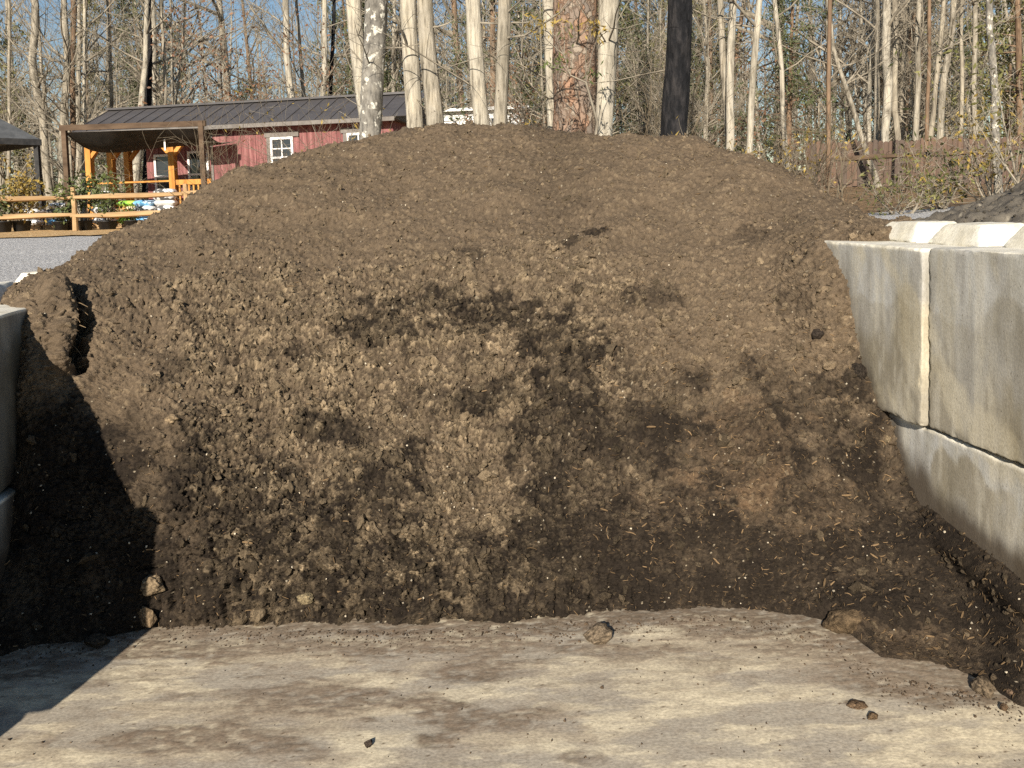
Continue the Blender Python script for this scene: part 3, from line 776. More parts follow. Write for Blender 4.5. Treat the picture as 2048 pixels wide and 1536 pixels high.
# ------------------------------------------------------------------ wood and bark materials
def bark(name, dark, base, light, furrow=34, zs=0.10, blotch=3.2, spots=None, bump=0.9, dist=.02):
    m, nt, b = new_mat(name)
    nz = noise_node(nt, furrow, 6, (1, 1, zs), rough=.65); r1 = ramp(nt, nz.outputs['Fac'], [(.30, dark), (.47, base), (.70, light)])
    n2 = noise_node(nt, blotch, 5, (1, 1, .6)); r2 = ramp(nt, n2.outputs['Fac'], [(.34, (.55, .54, .52)), (.52, (1, 1, 1)), (.7, (1.15, 1.12, 1.05))])
    n3 = noise_node(nt, 17, 4, (1, 1, .8)); r3 = ramp(nt, n3.outputs['Fac'], [(.27, (.25, .22, .2)), (.34, (1, 1, 1))])
    src = r1.outputs[0]
    for r in (r2, r3):
        mx = nt.nodes.new('ShaderNodeMix'); mx.data_type = 'RGBA'; mx.blend_type = 'MULTIPLY'; mx.inputs[0].default_value = 1
        nt.links.new(src, mx.inputs[6]); nt.links.new(r.outputs[0], mx.inputs[7]); src = mx.outputs[2]
    if spots:
        n4 = noise_node(nt, 11, 5, (1, 1, .8)); r4 = ramp(nt, n4.outputs['Fac'], [(.55, (0, 0, 0)), (.62, (1, 1, 1))])
        mx = nt.nodes.new('ShaderNodeMix'); mx.data_type = 'RGBA'; nt.links.new(r4.outputs[0], mx.inputs[0]); nt.links.new(src, mx.inputs[6]); mx.inputs[7].default_value = (*spots, 1); src = mx.outputs[2]
    nt.links.new(src, b.inputs['Base Color']); add_bump(nt, b, nz.outputs['Fac'], bump, dist)
    return m
M_CREAM = bark('cream_bark', (.15, .13, .10), (.40, .36, .285), (.56, .515, .42), 17, .13, 3, None, 1, .04)
M_TAN = bark('tan_bark', (.10, .088, .066), (.30, .265, .205), (.46, .415, .335), 17, .13, 3, None, 1, .04)
M_LICHEN = bark('lichen_bark', (.09, .085, .075), (.19, .175, .15), (.30, .28, .24), 22, .4, 4, (.62, .59, .5), .5)
M_DARKSHADEBARK = bark('dark_and_shaded_bark', (.003, .003, .004), (.0105, .0105, .012), (.042, .038, .038), 12, .3, 3, None, 1, .06)  # near-black tone also paints in the shade on the lone pine
M_GREYBARK = mat_noise('grey_bark', (0.15, 0.128, 0.098), (0.42, 0.37, 0.28), 7, (1, 1, 0.25), bump=0.5, dist=0.02)
M_BROWNBARK = mat_noise('brown_bark', (0.10, 0.065, 0.042), (0.26, 0.175, 0.11), 8, (1, 1, 0.25), bump=0.5, dist=0.02)
M_TWIG = mat_noise('twig_bark', (0.14, 0.12, 0.092), (0.36, 0.315, 0.24), 3, bump=0)
def pine_bark():
    m, nt, b = new_mat('plated_pine_bark')
    tc = nt.nodes.new('ShaderNodeTexCoord'); mp = nt.nodes.new('ShaderNodeMapping'); mp.inputs['Scale'].default_value = (1, 1, 0.42)
    nz = noise_node(nt, 5, 4); vo = nt.nodes.new('ShaderNodeTexVoronoi'); vo.feature = 'DISTANCE_TO_EDGE'; vo.inputs['Scale'].default_value = 12
    v2 = nt.nodes.new('ShaderNodeTexVoronoi'); v2.inputs['Scale'].default_value = 12
    ad = nt.nodes.new('ShaderNodeMix'); ad.data_type = 'RGBA'; ad.blend_type = 'LINEAR_LIGHT'; ad.inputs[0].default_value = 0.16
    nt.links.new(tc.outputs['Object'], mp.inputs[0]); nt.links.new(mp.outputs[0], ad.inputs[6]); nt.links.new(nz.outputs['Color'], ad.inputs[7])
    nt.links.new(ad.outputs[2], vo.inputs['Vector']); nt.links.new(ad.outputs[2], v2.inputs['Vector'])
    sx = nt.nodes.new('ShaderNodeSeparateColor'); nt.links.new(v2.outputs['Color'], sx.inputs[0])
    pl = ramp(nt, sx.outputs[0], [(0.0, (0.20, 0.165, 0.135)), (0.35, (0.27, 0.195, 0.145)), (0.65, (0.33, 0.20, 0.13)), (.85, (0.30, 0.235, 0.18)), (1.0, (0.33, 0.275, 0.215))])
    eg = ramp(nt, vo.outputs['Distance'], [(0.0, (0.55, 0.5, 0.46)), (0.22, (1, 1, 1))])
    mx = nt.nodes.new('ShaderNodeMix'); mx.data_type = 'RGBA'; mx.blend_type = 'MULTIPLY'; mx.inputs[0].default_value = 1
    nt.links.new(pl.outputs[0], mx.inputs[6]); nt.links.new(eg.outputs[0], mx.inputs[7]); nt.links.new(mx.outputs[2], b.inputs['Base Color'])
    add_bump(nt, b, eg.outputs[0], 0.8, 0.03)
    return m
M_PINE = pine_bark()
def mat_leaf(name, c1, c2, trans=0.25):
    m = mat_noise(name, c1, c2, 2.3, bump=0, rough=0.6, spec=0.3)
    b = [n for n in m.node_tree.nodes if n.type == 'BSDF_PRINCIPLED'][0]
    b.inputs['Subsurface Weight'].default_value = 0
    return m
M_NEEDLE = mat_leaf('pine_needles', (0.040, 0.055, 0.024), (0.13, 0.14, 0.06))
M_OLIVE = mat_leaf('olive_leaves', (0.05, 0.06, 0.02), (0.20, 0.185, 0.06))
M_YELLOW = mat_leaf('yellowing_leaves', (0.12, 0.09, 0.02), (0.40, 0.28, 0.07))
M_RUSSET = mat_leaf('russet_leaves', (0.10, 0.05, 0.03), (0.26, 0.14, 0.075))
M_GREENLEAF = mat_leaf('green_leaves', (0.035, 0.055, 0.018), (0.13, 0.15, 0.045))

def rv(s=1.0): return Vector((random.uniform(-s, s), random.uniform(-s, s), random.uniform(-s, s)))
def grow(mb, p, d, L, r, level, maxl, tips=None, up=0.12, kids=(6, 5, 4), sides=(7, 5, 3, 3), bend=0.22):
    n = (7, 5, 4, 3)[level]; pts, rad, dirs = [Vector(p)], [r], [Vector(d)]
    d = Vector(d).normalized()
    for i in range(n):
        d = (d + rv(bend) + Vector((0, 0, up))).normalized()
        pts.append(pts[-1] + d * (L / n)); rad.append(max(r * (1 - 0.8 * (i + 1) / n), 0.0025)); dirs.append(d.copy())
    mb.tube(pts, rad, sides[level], cap=False)
    if tips is not None: tips += pts[len(pts) // 2:]
    if level < maxl:
        for k in range(kids[level]):
            i = random.randint(1, n); a = pts[i]
            ax = rv(1).cross(dirs[i])
            if ax.length < 1e-3: continue
            nd = (Matrix.Rotation(random.uniform(0.5, 1.1), 3, ax.normalized()) @ dirs[i])
            grow(mb, a, nd, L * random.uniform(0.38, 0.62), rad[i] * random.uniform(0.45, 0.7), level + 1, maxl, tips, up, kids, sides, bend)

def leaf_mesh(name, pts, size, mat, parent, elong=2.2, jit=0.05, n=None, droop=0.0):
    P = np.array([tuple(p) for p in pts], float)
    if n: P = P[RNG.integers(0, len(P), n)]
    P = P + RNG.normal(0, jit, P.shape)
    m = len(P); A = RNG.normal(size=(m, 3)); A[:, 2] -= droop; A /= np.linalg.norm(A, axis=1, keepdims=True)
    Bv = np.cross(A, RNG.normal(size=(m, 3))); Bv /= np.linalg.norm(Bv, axis=1, keepdims=True)
    s = size * RNG.uniform(0.6, 1.3, (m, 1))
    V = np.stack([P, P + A * s * .5 + Bv * s / elong * .5, P + A * s, P + A * s * .5 - Bv * s / elong * .5], 1).reshape(-1, 3)
    Q = np.arange(4 * m).reshape(-1, 4)
    o = link(name, np_mesh(name, V, Q, None, False), mat, parent)
    return o

# ------------------------------------------------------------------ listed trees: trunks one can tell apart
def trunk_mesh(mb, path, rads, n, rough, seed):
    k0 = len(mb.V); mb.tube(path, rads, n, cap=False)
    if rough:
        m = len(path)
        for i in range(m):
            for j in range(n):
                v = mb.V[k0 + i * n + j]; c = Vector(path[i])
                q = v - c
                s = 1 + rough * (mnoise.noise(Vector((v.x * 5, v.y * 5, v.z * 1.3 + seed))) + 0.6 * mnoise.noise(Vector((v.x * 14, v.y * 14, v.z * 5 + seed))))
                mb.V[k0 + i * n + j] = c + q * s
def listed(px0, py0, px1, py1, w0, w1, Y, mat, label, cat='tree', group=None, H=13, limbs=7, lo=0.35, seed=1, near=False, leaf=None, name='bare_tree', twigmat=None, limbmat=None):
    random.seed(seed * 13 + 5)
    a, b = at(px0, py0, Y), at(px1, py1, Y)
    gz = float(ground_z(a.x, a.y)) - 0.08
    lean = (b - a) / (b.z - a.z)
    base = a + lean * (gz - a.z)
    root = empty(name, base)
    pts, rads = [], []
    n = 40 if near else 16
    for i in range(n + 1):
        t = i / n; z = H * t ** (1.25 if near else 1.0)
        l = Vector((lean.x, lean.y, 1)) * z
        if gz + z > b.z: l -= Vector((lean.x, lean.y, 0)) * (gz + z - b.z) * .6
        f = (gz + z - a.z) / (b.z - a.z)
        w = (w0 + (w1 - w0) * f) * Y / F / 2
        if f > 1: w = w1 * Y / F / 2 * max(0.12, 1 - 0.9 * (gz + z - b.z) / (gz + H - b.z))
        if f < 0: w = w0 * Y / F / 2 * (1 + 0.45 * min(1, -f * 1.5) ** 2)
        wob = (0.35 if near else 0.7) * w0 * Y / F
        pts.append(l + Vector((mnoise.noise(Vector((z * .5, seed, 0))) * wob, mnoise.noise(Vector((z * .5, 0, seed))) * wob, 0))); rads.append(w)
    mb = MB(); trunk_mesh(mb, pts, rads, 22 if near else 9, 0.09 if near else 0.05, seed)
    mb.build('trunk', mat, root, True)
    if limbs:
        mb, tips = MB(), []
        if near:
            for k in range(7):
                i = random.randint(int(n * .2), int(n * .42)); an = random.uniform(0, 6.283); dv_ = Vector((math.cos(an), math.sin(an) * .8 - .2, random.uniform(-.1, .7))).normalized()
                grow(mb, pts[i] + dv_ * rads[i] * .7, dv_, random.uniform(.3, 1.5), random.uniform(.008, .02), 2, 3, None, .08)
        for k in range(limbs):
            i = random.randint(int(n * lo), n - 1)
            an = random.uniform(0, 6.283)
            d = Vector((math.cos(an), math.sin(an) * .8, random.uniform(0.25, 1.0))).normalized()
            grow(mb, pts[i], d, random.uniform(1.4, 3.6), rads[i] * random.uniform(0.3, 0.5), 1, 3, tips, 0.1)
        mb.build('crown', limbmat or twigmat or M_TWIG, root, True)
        if leaf: leaf_mesh('leaves', tips, leaf[1], leaf[0], root, n=leaf[2], jit=0.12)
    return tag(root, label, cat, group)
G1 = 'pale trunks standing behind the pile'
listed(733, 268, 710, 0, 27, 31, 12.3, M_CREAM, 'cream-barked tree leaning behind the lichen-spotted trunk', group=G1, limbs=5, seed=1, near=True, lo=.55)
t2 = listed(742, 266, 747, 0, 43, 44, 11.6, M_LICHEN, 'grey trunk blotched with white lichen behind the pile crest', group=G1, limbs=6, seed=2, near=True, lo=.42)
listed(829, 252, 821, 0, 33, 33, 12.0, M_CREAM, 'straight cream trunk, left of the pair at the pile crest', group=G1, limbs=5, seed=3, near=True, lo=.6)
listed(870, 262, 853, 0, 36, 31, 11.7, M_TAN, 'tan trunk leaning left, right of the pair at the pile crest', group=G1, limbs=5, seed=4, near=True, lo=.6)
listed(962, 268, 947, 0, 32, 30, 11.5, M_CREAM, 'slim pale trunk in front of the white building', group=G1, limbs=5, seed=5, near=True, lo=.5)
listed(1000, 262, 1010, 0, 27, 26, 11.1, M_TAN, 'narrow tan trunk leaning right beside the white building', group=G1, limbs=6, seed=6, near=True, lo=.45)
listed(1107, 262, 1096, 0, 22, 24, 12.9, M_CREAM, 'thin cream trunk half behind the orange-plated pine', group=G1, limbs=4, seed=7, near=True, lo=.6)
listed(1150, 262, 1152, 0, 88, 84, 12.0, M_PINE, 'thick pine with orange-pink plated bark at the pile centre', 'pine tree', limbs=7, seed=8, near=True, lo=.7, name='pine_tree', H=16)
listed(1209, 266, 1218, 0, 34, 40, 11.7, M_CREAM, 'smooth cream trunk just right of the orange-plated pine', group=G1, limbs=4, seed=9, near=True, lo=.6)
listed(1350, 276, 1361, 0, 52, 47, 11.0, M_DARKSHADEBARK, 'lone dark pine trunk behind the pile, shade put into its almost black bark', 'pine tree', limbs=5, seed=10, near=True, lo=.6, name='pine_tree', H=16)
G2 = 'slim trunks right of the dark pine'
listed(1457, 290, 1440, 0, 13, 13, 14.2, M_TAN, 'slim trunk crossing its twin just right of the dark pine', group=G2, seed=11, H=10)
listed(1455, 300, 1468, 0, 17, 15, 13.8, M_CREAM, 'pale slim trunk of a crossing pair right of the dark pine', group=G2, seed=12, H=11)
listed(1493, 320, 1519, 0, 14, 13, 14.0, M_CREAM, 'pale trunk leaning right beyond the crossing pair', group=G2, seed=13, H=10)
listed(1568, 256, 1553, 60, 10, 9, 18, M_CREAM, 'thin pale curved trunk above the dead brush', group=G2, seed=14, H=9)
listed(1655, 345, 1659, 0, 9, 8, 12.2, M_BROWNBARK, 'thin reddish brown sapling trunk before the board fence', group=G2, seed=15, H=8, limbs=11, lo=.25)
listed(1722, 268, 1668, 105, 10, 8, 24.5, M_TAN, 'crooked leaning trunk rising behind the left end of the board fence', group=G2, seed=19, H=8)
G3 = 'trunks behind the board fence'
for i, (a, b, w0, w1, Y, m, lb) in enumerate([
    (1754, 1755, 11, 10, 27.5, M_TAN, 'thin member of the stout trunk pair behind the board fence'), (1771, 1772, 17, 16, 27, M_CREAM, 'stout pale trunk behind the middle of the board fence'),
    (1793, 1789, 12, 11, 28.5, M_GREYBARK, 'grey trunk right behind the stout pale one'), (1831, 1840, 12, 10, 27, M_TAN, 'tan trunk above the shaded part of the board fence'),
    (1863, 1887, 11, 9, 27.5, M_GREYBARK, 'leaning grey trunk, first of two slanting above the board fence'), (1879, 1908, 14, 11, 27.2, M_TAN, 'leaning tan trunk, second of two slanting above the board fence'),
    (1922, 1925, 8, 7, 28, M_GREYBARK, 'very thin upright trunk above the board fence near the birch'), (1950, 1949, 10, 9, 28, M_TAN, 'thin tan trunk behind the fence left of the birch')]):
    listed(a, 270, b, 0, w0, w1, Y, m, lb, group=G3, seed=30 + i, H=13)
listed(1852, 312, 1860, 0, 8, 7, 21.5, M_BROWNBARK, 'thin brown trunk standing in front of the board fence', group=G3, seed=40, H=9)
listed(1997, 340, 1981, 0, 15, 13, 15, M_LICHEN, 'white-speckled birch-like trunk at the right side', group=G2, seed=41, H=10, limbs=6)
G4 = 'trunks behind the cabin and canopy'
for i, (a, ya, b, yb, w0, w1, Y, m, lb) in enumerate([
    (94, 366, 63, 0, 16, 14, 27, M_TAN, 'tall pale tree leaning left beyond the dark canopy'), (124, 366, 133, 100, 14, 13, 27, M_TAN, 'pale forked tree just left of the pergola post'),
    (145, 366, 146, 0, 11, 11, 28, M_BROWNBARK, 'brown trunk just right of the pergola post'), (106, 366, 86, 170, 8, 7, 29, M_TAN, 'thin pale trunk beside the tall leaning one'),
    (166, 340, 171, 130, 8, 7, 28, M_CREAM, 'thin pale trunk left of the cabin roof end'), (223, 210, 219, 80, 7, 6, 29, M_TAN, 'thin trunk above the left end of the cabin roof'),
    (283, 210, 292, 110, 13, 10, 28, M_CREAM, 'pale lower trunk standing behind the cabin roof near its left end'), (297, 210, 300, 0, 12, 11, 28.5, M_DARKSHADEBARK, 'dark trunk directly behind the pale one over the cabin roof'),
    (331, 206, 326, 60, 7, 6, 29, M_TAN, 'thin trunk above the cabin roof right of the dark one'), (352, 200, 370, 50, 5, 5, 30, M_GREYBARK, 'very thin grey trunk leaning right above the cabin roof'),
    (583, 190, 569, 0, 13, 12, 27, M_CREAM, 'pale tree above the middle of the cabin roof'), (607, 190, 596, 40, 8, 6, 28, M_TAN, 'thinner tree right of the pale one above the cabin roof'),
    (646, 190, 650, 30, 12, 10, 27.5, M_CREAM, 'pale forked tree above the right half of the cabin roof'), (661, 190, 669, 20, 8, 7, 28, M_DARKSHADEBARK, 'thin black trunk beside the forked tree above the cabin roof'),
    (17, 366, 20, 100, 7, 6, 28, M_GREYBARK, 'thin grey trunk above the dark canopy roof')]):
    listed(a, ya, b, yb, w0, w1, Y, m, lb, group=G4, seed=50 + i, H=14, limbs=10, lo=.3)

# ------------------------------------------------------------------ prototypes for the woods, then copies
def proto_bare(seed, H, r, limbs, start, spread=1.0, kids=(6, 5, 4)):
    random.seed(seed); root = empty('bare_tree'); mb = MB(); pts, rad = [], []
    p = Vector((0, 0, 0)); d = Vector((0, 0, 1))
    for i in range(13):
        pts.append(p.copy()); rad.append(r * (1 - 0.86 * i / 12)); d = (d + rv(.07) + Vector((0, 0, .15))).normalized(); p = p + d * (H / 12)
    mb.tube(pts, rad, 7, cap=False); mb.build('trunk', M_GREYBARK, root, True)
    mb = MB()
    for k in range(limbs):
        i = random.randint(int(12 * start), 11); an = random.uniform(0, 6.283)
        d = Vector((math.cos(an), math.sin(an), random.uniform(.2, 1.1))).normalized()
        grow(mb, pts[i] + (pts[i + 1] - pts[i]) * random.random(), d, H * random.uniform(.14, .3) * spread, rad[i] * .45 + .012, 1, 3, None, .09, kids)
    mb.build('crown', M_TWIG, root)
    return root
def proto_pine(seed, H, r, nb, mat, leafs=5500, size=.2, start=.12):
    random.seed(seed); root = empty('evergreen_tree'); mb = MB()
    mb.tube([(0, 0, 0), (0.05, 0, H * .4), (0, .05, H * .8), (0, 0, H)], [r, r * .7, r * .3, .01], 7, cap=False); mb.build('trunk', M_BROWNBARK, root, True)
    mb, tips = MB(), []
    for k in range(nb):
        t = start + (1 - start) * (k + random.random()) / nb; an = random.uniform(0, 6.283); L = (1 - t) * H * .30 + .5
        L *= random.uniform(.5, 1.15)
        q = Vector((0, 0, H * t)); d = Vector((math.cos(an), math.sin(an), random.uniform(-.1, .3)))
        ps = [q, q + d * L * .35, q + d * L * .7 + Vector((0, 0, -.04 * L)), q + d * L + Vector((0, 0, -.1 * L))]
        mb.tube(ps, [r * .25 * (1 - t) + .012, .012, .008, .004], 3, cap=False)
        for s in range(9):
            f = random.uniform(.25, 1); tips.append(q + d * L * f + rv(.16) * L * f + Vector((0, 0, -.07 * L * f)))
    c = mb.build('crown', M_BROWNBARK, root)
    leaf_mesh('needles', tips, size, mat, c, elong=3.6, jit=.13, n=leafs)
    return root
def proto_leafy(seed, H, mat, size, n, name='leafy_sapling'):
    random.seed(seed); root = empty(name); mb, tips = MB(), []
    grow(mb, (0, 0, 0), (0.05, 0, 1), H, .05, 0, 3, tips, .12, kids=(9, 5, 3))
    mb.build('trunk', M_TWIG, root); leaf_mesh('leaves', tips, size, mat, root, n=n, jit=.1)
    return root
M_BRUSH = mat_noise('dry_twigs', (0.085, 0.066, 0.045), (0.21, 0.17, 0.115), 4, bump=0)
def proto_brush(seed, H, stems, name='dry_brush', r=.014):
    random.seed(seed); root = empty(name); mb = MB()
    for k in range(stems):
        an = random.uniform(0, 6.283)
        grow(mb, (random.uniform(-.25, .25), random.uniform(-.25, .25), -.03), (math.cos(an) * .7, math.sin(an) * .7, 1), H * random.uniform(.6, 1.1), r, 1, 3, None, .05, kids=(5, 5, 3), bend=.3)
    mb.build('stems', M_BRUSH, root)
    return root
def place(proto, pts_, label, cat, group, mats=None, scale=(.8, 1.25), tiltmax=.05):
    first = True; labs = label
    for li, (x, y) in enumerate(pts_):
        label = labs if isinstance(labs, str) else labs[li]
        o = proto if first and not proto.get('used') else copy_tree(proto)
        proto['used'] = 1; first = False
        if 'used' in o.keys() and o is not proto: del o['used']
        o.location = (x, y, float(ground_z(x, y)) - .1)
        o.rotation_euler = (random.uniform(-tiltmax, tiltmax), random.uniform(-tiltmax, tiltmax), random.uniform(0, 6.283))
        s = random.uniform(*scale); o.scale = (s, s, s * random.uniform(.95, 1.15))
        if mats:
            for ch in o.children:
                if ch.name.startswith('trunk'):
                    ch.material_slots[0].link = 'OBJECT'; ch.material_slots[0].material = random.choice(mats)
        tag(o, label, cat, group)
def spots(n, y0, y1, p0, p1):
    out = []
    for _ in range(n):
        y = y0 + (y1 - y0) * random.random() ** .8; out.append(((random.uniform(p0, p1) - PX) / F * y, y))
    return out
BARKS = [M_TAN, M_GREYBARK, M_BROWNBARK, M_TAN, M_CREAM]
bare = [proto_bare(101, 15, .15, 22, .22), proto_bare(102, 17, .19, 22, .3), proto_bare(103, 12, .10, 20, .15, 1.1), proto_bare(104, 14, .12, 24, .2)]
random.seed(77)
zones = [(-60, 420, 'cabin porch'), (420, 900, 'cabin roof'), (900, 1430, 'pile crest'), (1430, 2110, 'board fence')]
for zi, (a, b, w) in enumerate(zones):
    nz = (12, 13, 22, 28)[zi]
    for bi, pr in enumerate(bare):
        kind_ = ('slim twiggy', 'tall', 'low-branched', 'finely branched')[bi]
        place(pr, spots(nz // 4 + 1, 30, 62, a, b), f'{kind_} bare tree deep in the woods behind the {w}', 'tree', f'{kind_} bare trees behind the {w}', BARKS)
twig = [proto_bare(111, 7, .05, 26, .08, 1.5, (7, 6, 4)), proto_bare(112, 6, .045, 26, .05, 1.5, (7, 6, 4))]
for zi, (a, b, w) in enumerate(zones):
    for bi, pr in enumerate(twig):
        place(pr, spots((5, 5, 8, 5)[zi], 25.5 if zi in (0, 1) else (22 if zi == 2 else 28), 44, a, b), f'{("dense", "spindly")[bi]} leafless understorey sapling behind the {w}', 'sapling', f'{("dense", "spindly")[bi]} saplings behind the {w}', None, (.7, 1.2))
ev = [proto_pine(121, 11, .14, 60, M_NEEDLE), proto_pine(122, 13, .17, 54, M_OLIVE, 4800, .22, .2), proto_pine(123, 6, .08, 46, M_NEEDLE, 4500, .17, .05)]
for zi, (a, b, w) in enumerate(zones):
    for bi, pr in enumerate(ev):
        cnt = ((3, 2, 4), (2, 1, 5), (4, 4, 4), (3, 4, 3))[zi][bi]
        place(pr, spots(cnt, 30, 50, a, b), f'{("dark green", "olive green", "low bushy")[bi]} evergreen in the woods behind the {w}', 'evergreen', f'{("dark green", "olive green", "low bushy")[bi]} evergreens behind the {w}', None)
rus = proto_leafy(131, 4.2, M_RUSSET, .13, 700, 'russet_sapling')
place(rus, [((425 - PX) / F * 26, 26), ((450 - PX) / F * 27, 27), ((680 - PX) / F * 25.5, 25.5), ((480 - PX) / F * 29, 29)], ['sapling holding russet leaves above the cabin roof, left of its middle', 'second russet sapling right beside the first above the cabin roof', 'russet sapling behind the cabin roof near the lichen-spotted trunk', 'farther russet sapling above the cabin roof middle'], 'sapling', 'russet saplings above the cabin roof', None, (.8, 1.1))
place(rus, [((1060 - PX) / F * 22, 22), ((1085 - PX) / F * 25, 25), ((1550 - PX) / F * 19, 19), ((600 - PX) / F * 26, 26)], ['small russet sapling left of the orange-plated pine', 'farther russet sapling just beside the thin cream trunk', 'russet sapling between leaning trunk and board fence', 'small russet sapling behind the pale tree over the cabin roof'], 'sapling', 'russet saplings behind the pile', None, (.5, .8))

# far wood as one mass
random.seed(5); mb = MB()
for i in range(230):
    y = random.uniform(64, 95); x = random.uniform(-.72, .72) * y; z = float(ground_z(x, y)) - .2; h = random.uniform(9, 20)
    l = rv(.06); r = random.uniform(.07, .2)
    mb.tube([(x, y, z), (x + l.x * h * .5, y, z + h * .5), (x + l.x * h, y, z + h)], [r, r * .7, r * .2], 4, cap=False)
    for k in range(16):
        t = random.uniform(.1, 1); q = Vector((x + l.x * h * t, y, z + h * t)); an = random.uniform(0, 6.283)
        e2 = q + Vector((math.cos(an), .3 * math.sin(an), random.uniform(.1, 1.1))) * random.uniform(1, 3)
        mb.tube([q, (q + e2) / 2 + rv(.25), e2], [.05, .035, .02], 3, cap=False)
        for j in range(3):
            s0 = q + (e2 - q) * random.random(); mb.tube([s0, s0 + Vector((random.uniform(-1, 1), 0, random.uniform(-.2, 1))) * random.uniform(.6, 1.5)], [.025, .015], 3, cap=False)
fw = mb.build('woods', M_TWIG); tag(fw, 'hazy mass of far bare woods at the horizon', 'woods', None, 'stuff')
pts_ = []
for i in range(120):
    y = random.uniform(58, 90); x = random.uniform(-.72, .72) * y; z = float(ground_z(x, y)); h = random.uniform(2.5, 9)
    for k in range(60): pts_.append((x + random.gauss(0, 1.3), y + random.gauss(0, 1), z + h * random.random()))
o = leaf_mesh('far_foliage', pts_, .5, M_NEEDLE, fw, elong=1.8, jit=.3)

# ------------------------------------------------------------------ cabin
CAX, CAY = Vector((.976, -.216, 0)).normalized(), Vector((.216, .976, 0)).normalized()
c0 = at(432, 420, 20.2); CB = Vector((c0.x, c0.y, 1.24))
def csys(o):
    o.matrix_world = Matrix(((CAX.x, CAY.x, 0, CB.x), (CAX.y, CAY.y, 0, CB.y), (0, 0, 1, CB.z), (0, 0, 0, 1)))
M_MAROON = mat_noise('maroon_boards', (0.17, 0.068, 0.066), (0.33, 0.16, 0.15), 5, (3, 3, 0.25), bump=.3, dist=.005, mid=(.235, .098, .094))
M_ROOF = mat_noise('dark_metal_roof', (0.064, 0.058, 0.057), (0.088, 0.081, 0.079), 2, rough=.45, bump=0, spec=.5)
M_TRIMGREY = mat_noise('grey_trim', (.15, .135, .12), (.22, .20, .18), 5, bump=.1)
M_WHITE = mat_noise('white_paint', (.72, .71, .68), (.82, .81, .78), 4, bump=.05)
M_CEDAR = mat_noise('cedar', (.40, .17, .04), (.62, .31, .085), 6, (1, 1, .15), bump=.2, dist=.005)
M_BROWNSHADEWOOD = mat_noise('brown_and_shaded_wood', (.065, .043, .028), (.135, .092, .06), 6, (.15, 1, 1), bump=.3, dist=.005)
M_RAILWOOD = mat_noise('weathered_rail', (.28, .175, .085), (.50, .34, .18), 5, (.12, 1, 1), bump=.4, dist=.01)
M_SHADEDARK = mat_noise('dark_shade_cloth', (.030, .030, .031), (.055, .054, .053), 9, bump=.1)
M_FABRIC = mat_noise('grey_canvas', (.02, .018, .016), (.04, .036, .032), 4, bump=.2)
m, nt, b = new_mat('window_glass'); b.inputs['Base Color'].default_value = (.03, .035, .04, 1); b.inputs['Roughness'].default_value = .06; b.inputs['Specular IOR Level'].default_value = .6
nz = noise_node(nt, 2.0, 2); add_bump(nt, b, nz.outputs['Fac'], .05, .01); M_GLASS = m
cabin = empty('cabin'); csys(cabin)
XL, XR, DEP, EAV, RDG = -3.45, 4.5, 2.4, 2.36, 2.98
wall = MB().box((0.01, .03, .1), (XR, DEP, EAV)).box((-2.5, 1.03, .1), (0.0, DEP, EAV)).build('wall', M_MAROON, cabin)
x = 0.0; i = 0
while x < XR - .02:
    w_ = min(.185, XR - x); random.seed(i)
    mb = MB().box((x + .004, random.uniform(-.004, .004), .1), (x + w_ - .004, .028, EAV - .02)); mb.build('siding_board', M_MAROON, wall); x += w_; i += 1
x = -2.5
while x < -.02:
    MB().box((x + .004, 1.0, .25), (min(x + .185, -.005) - .004, 1.028, EAV - .02)).build('siding_board', M_MAROON, wall); x += .185
MB().box((-.06, -.015, .1), (0.0, 1.0, EAV)).build('corner_trim', M_TRIMGREY, cabin)
roof = MB(); E0, E1, yR = -.28, DEP + .2, 1.1
zF, zB = EAV - .02, EAV - .1
for s0, s1, h0 in ((E0, yR, zF), (yR, E1, RDG)):
    pass
roof.poly([(XL - .1, E0, zF), (XR + .15, E0, zF), (XR + .15, yR, RDG), (XL - .1, yR, RDG)])
roof.poly([(XL - .1, yR, RDG), (XR + .15, yR, RDG), (XR + .15, E1, zB), (XL - .1, E1, zB)])
roof.poly([(XL - .1, E0, zF - .06), (XL - .1, E1, zB - .06), (XR + .15, E1, zB - .06), (XR + .15, E0, zF - .06)])
roof.poly([(XL - .1, E0, zF - .06), (XL - .1, E0, zF), (XL - .1, yR, RDG), (XL - .1, E1, zB), (XL - .1, E1, zB - .06)])
roof.poly([(XR + .15, E0, zF - .06), (XR + .15, E1, zB - .06), (XR + .15, E1, zB), (XR + .15, yR, RDG), (XR + .15, E0, zF)])
roof = roof.build('roof', M_ROOF, cabin)
sl = math.hypot(yR - E0, RDG - zF); uv = Vector((0, yR - E0, RDG - zF)).normalized(); un = Vector((0, -uv.z, uv.y))
panel = None; x = XL - .1
while x < XR + .1:
    if panel is None:
        mb = MB(); w_ = .37
        def pb(x0, x1, n0, n1):
            vs_ = [Vector((xx, E0, zF)) + uv * t + un * nn for nn in (n0, n1) for xx, t in ((x0, -.03), (x1, -.03), (x1, sl), (x0, sl))]
            k = len(mb.V); mb.V += [v - Vector((XL - .1, 0, 0)) for v in vs_]; mb.F += [tuple(k + q for q in f) for f in ((0, 3, 2, 1), (4, 5, 6, 7), (0, 1, 5, 4), (1, 2, 6, 5), (2, 3, 7, 6), (3, 0, 4, 7))]
        x0 = XL - .1; pb(x0, x0 + w_ - .002, .003, .012); pb(x0, x0 + .025, .0125, .028)
        panel = mb.build('roof_panel', M_ROOF, roof); o = panel
    else:
        o = panel.copy(); COL.objects.link(o)
    o.location = (x, 0, 0); x += .37
MB().bar((XL - .14, yR, RDG + .03), (XR + .19, yR, RDG + .03), .22, .05).build('ridge_cap', M_ROOF, roof)
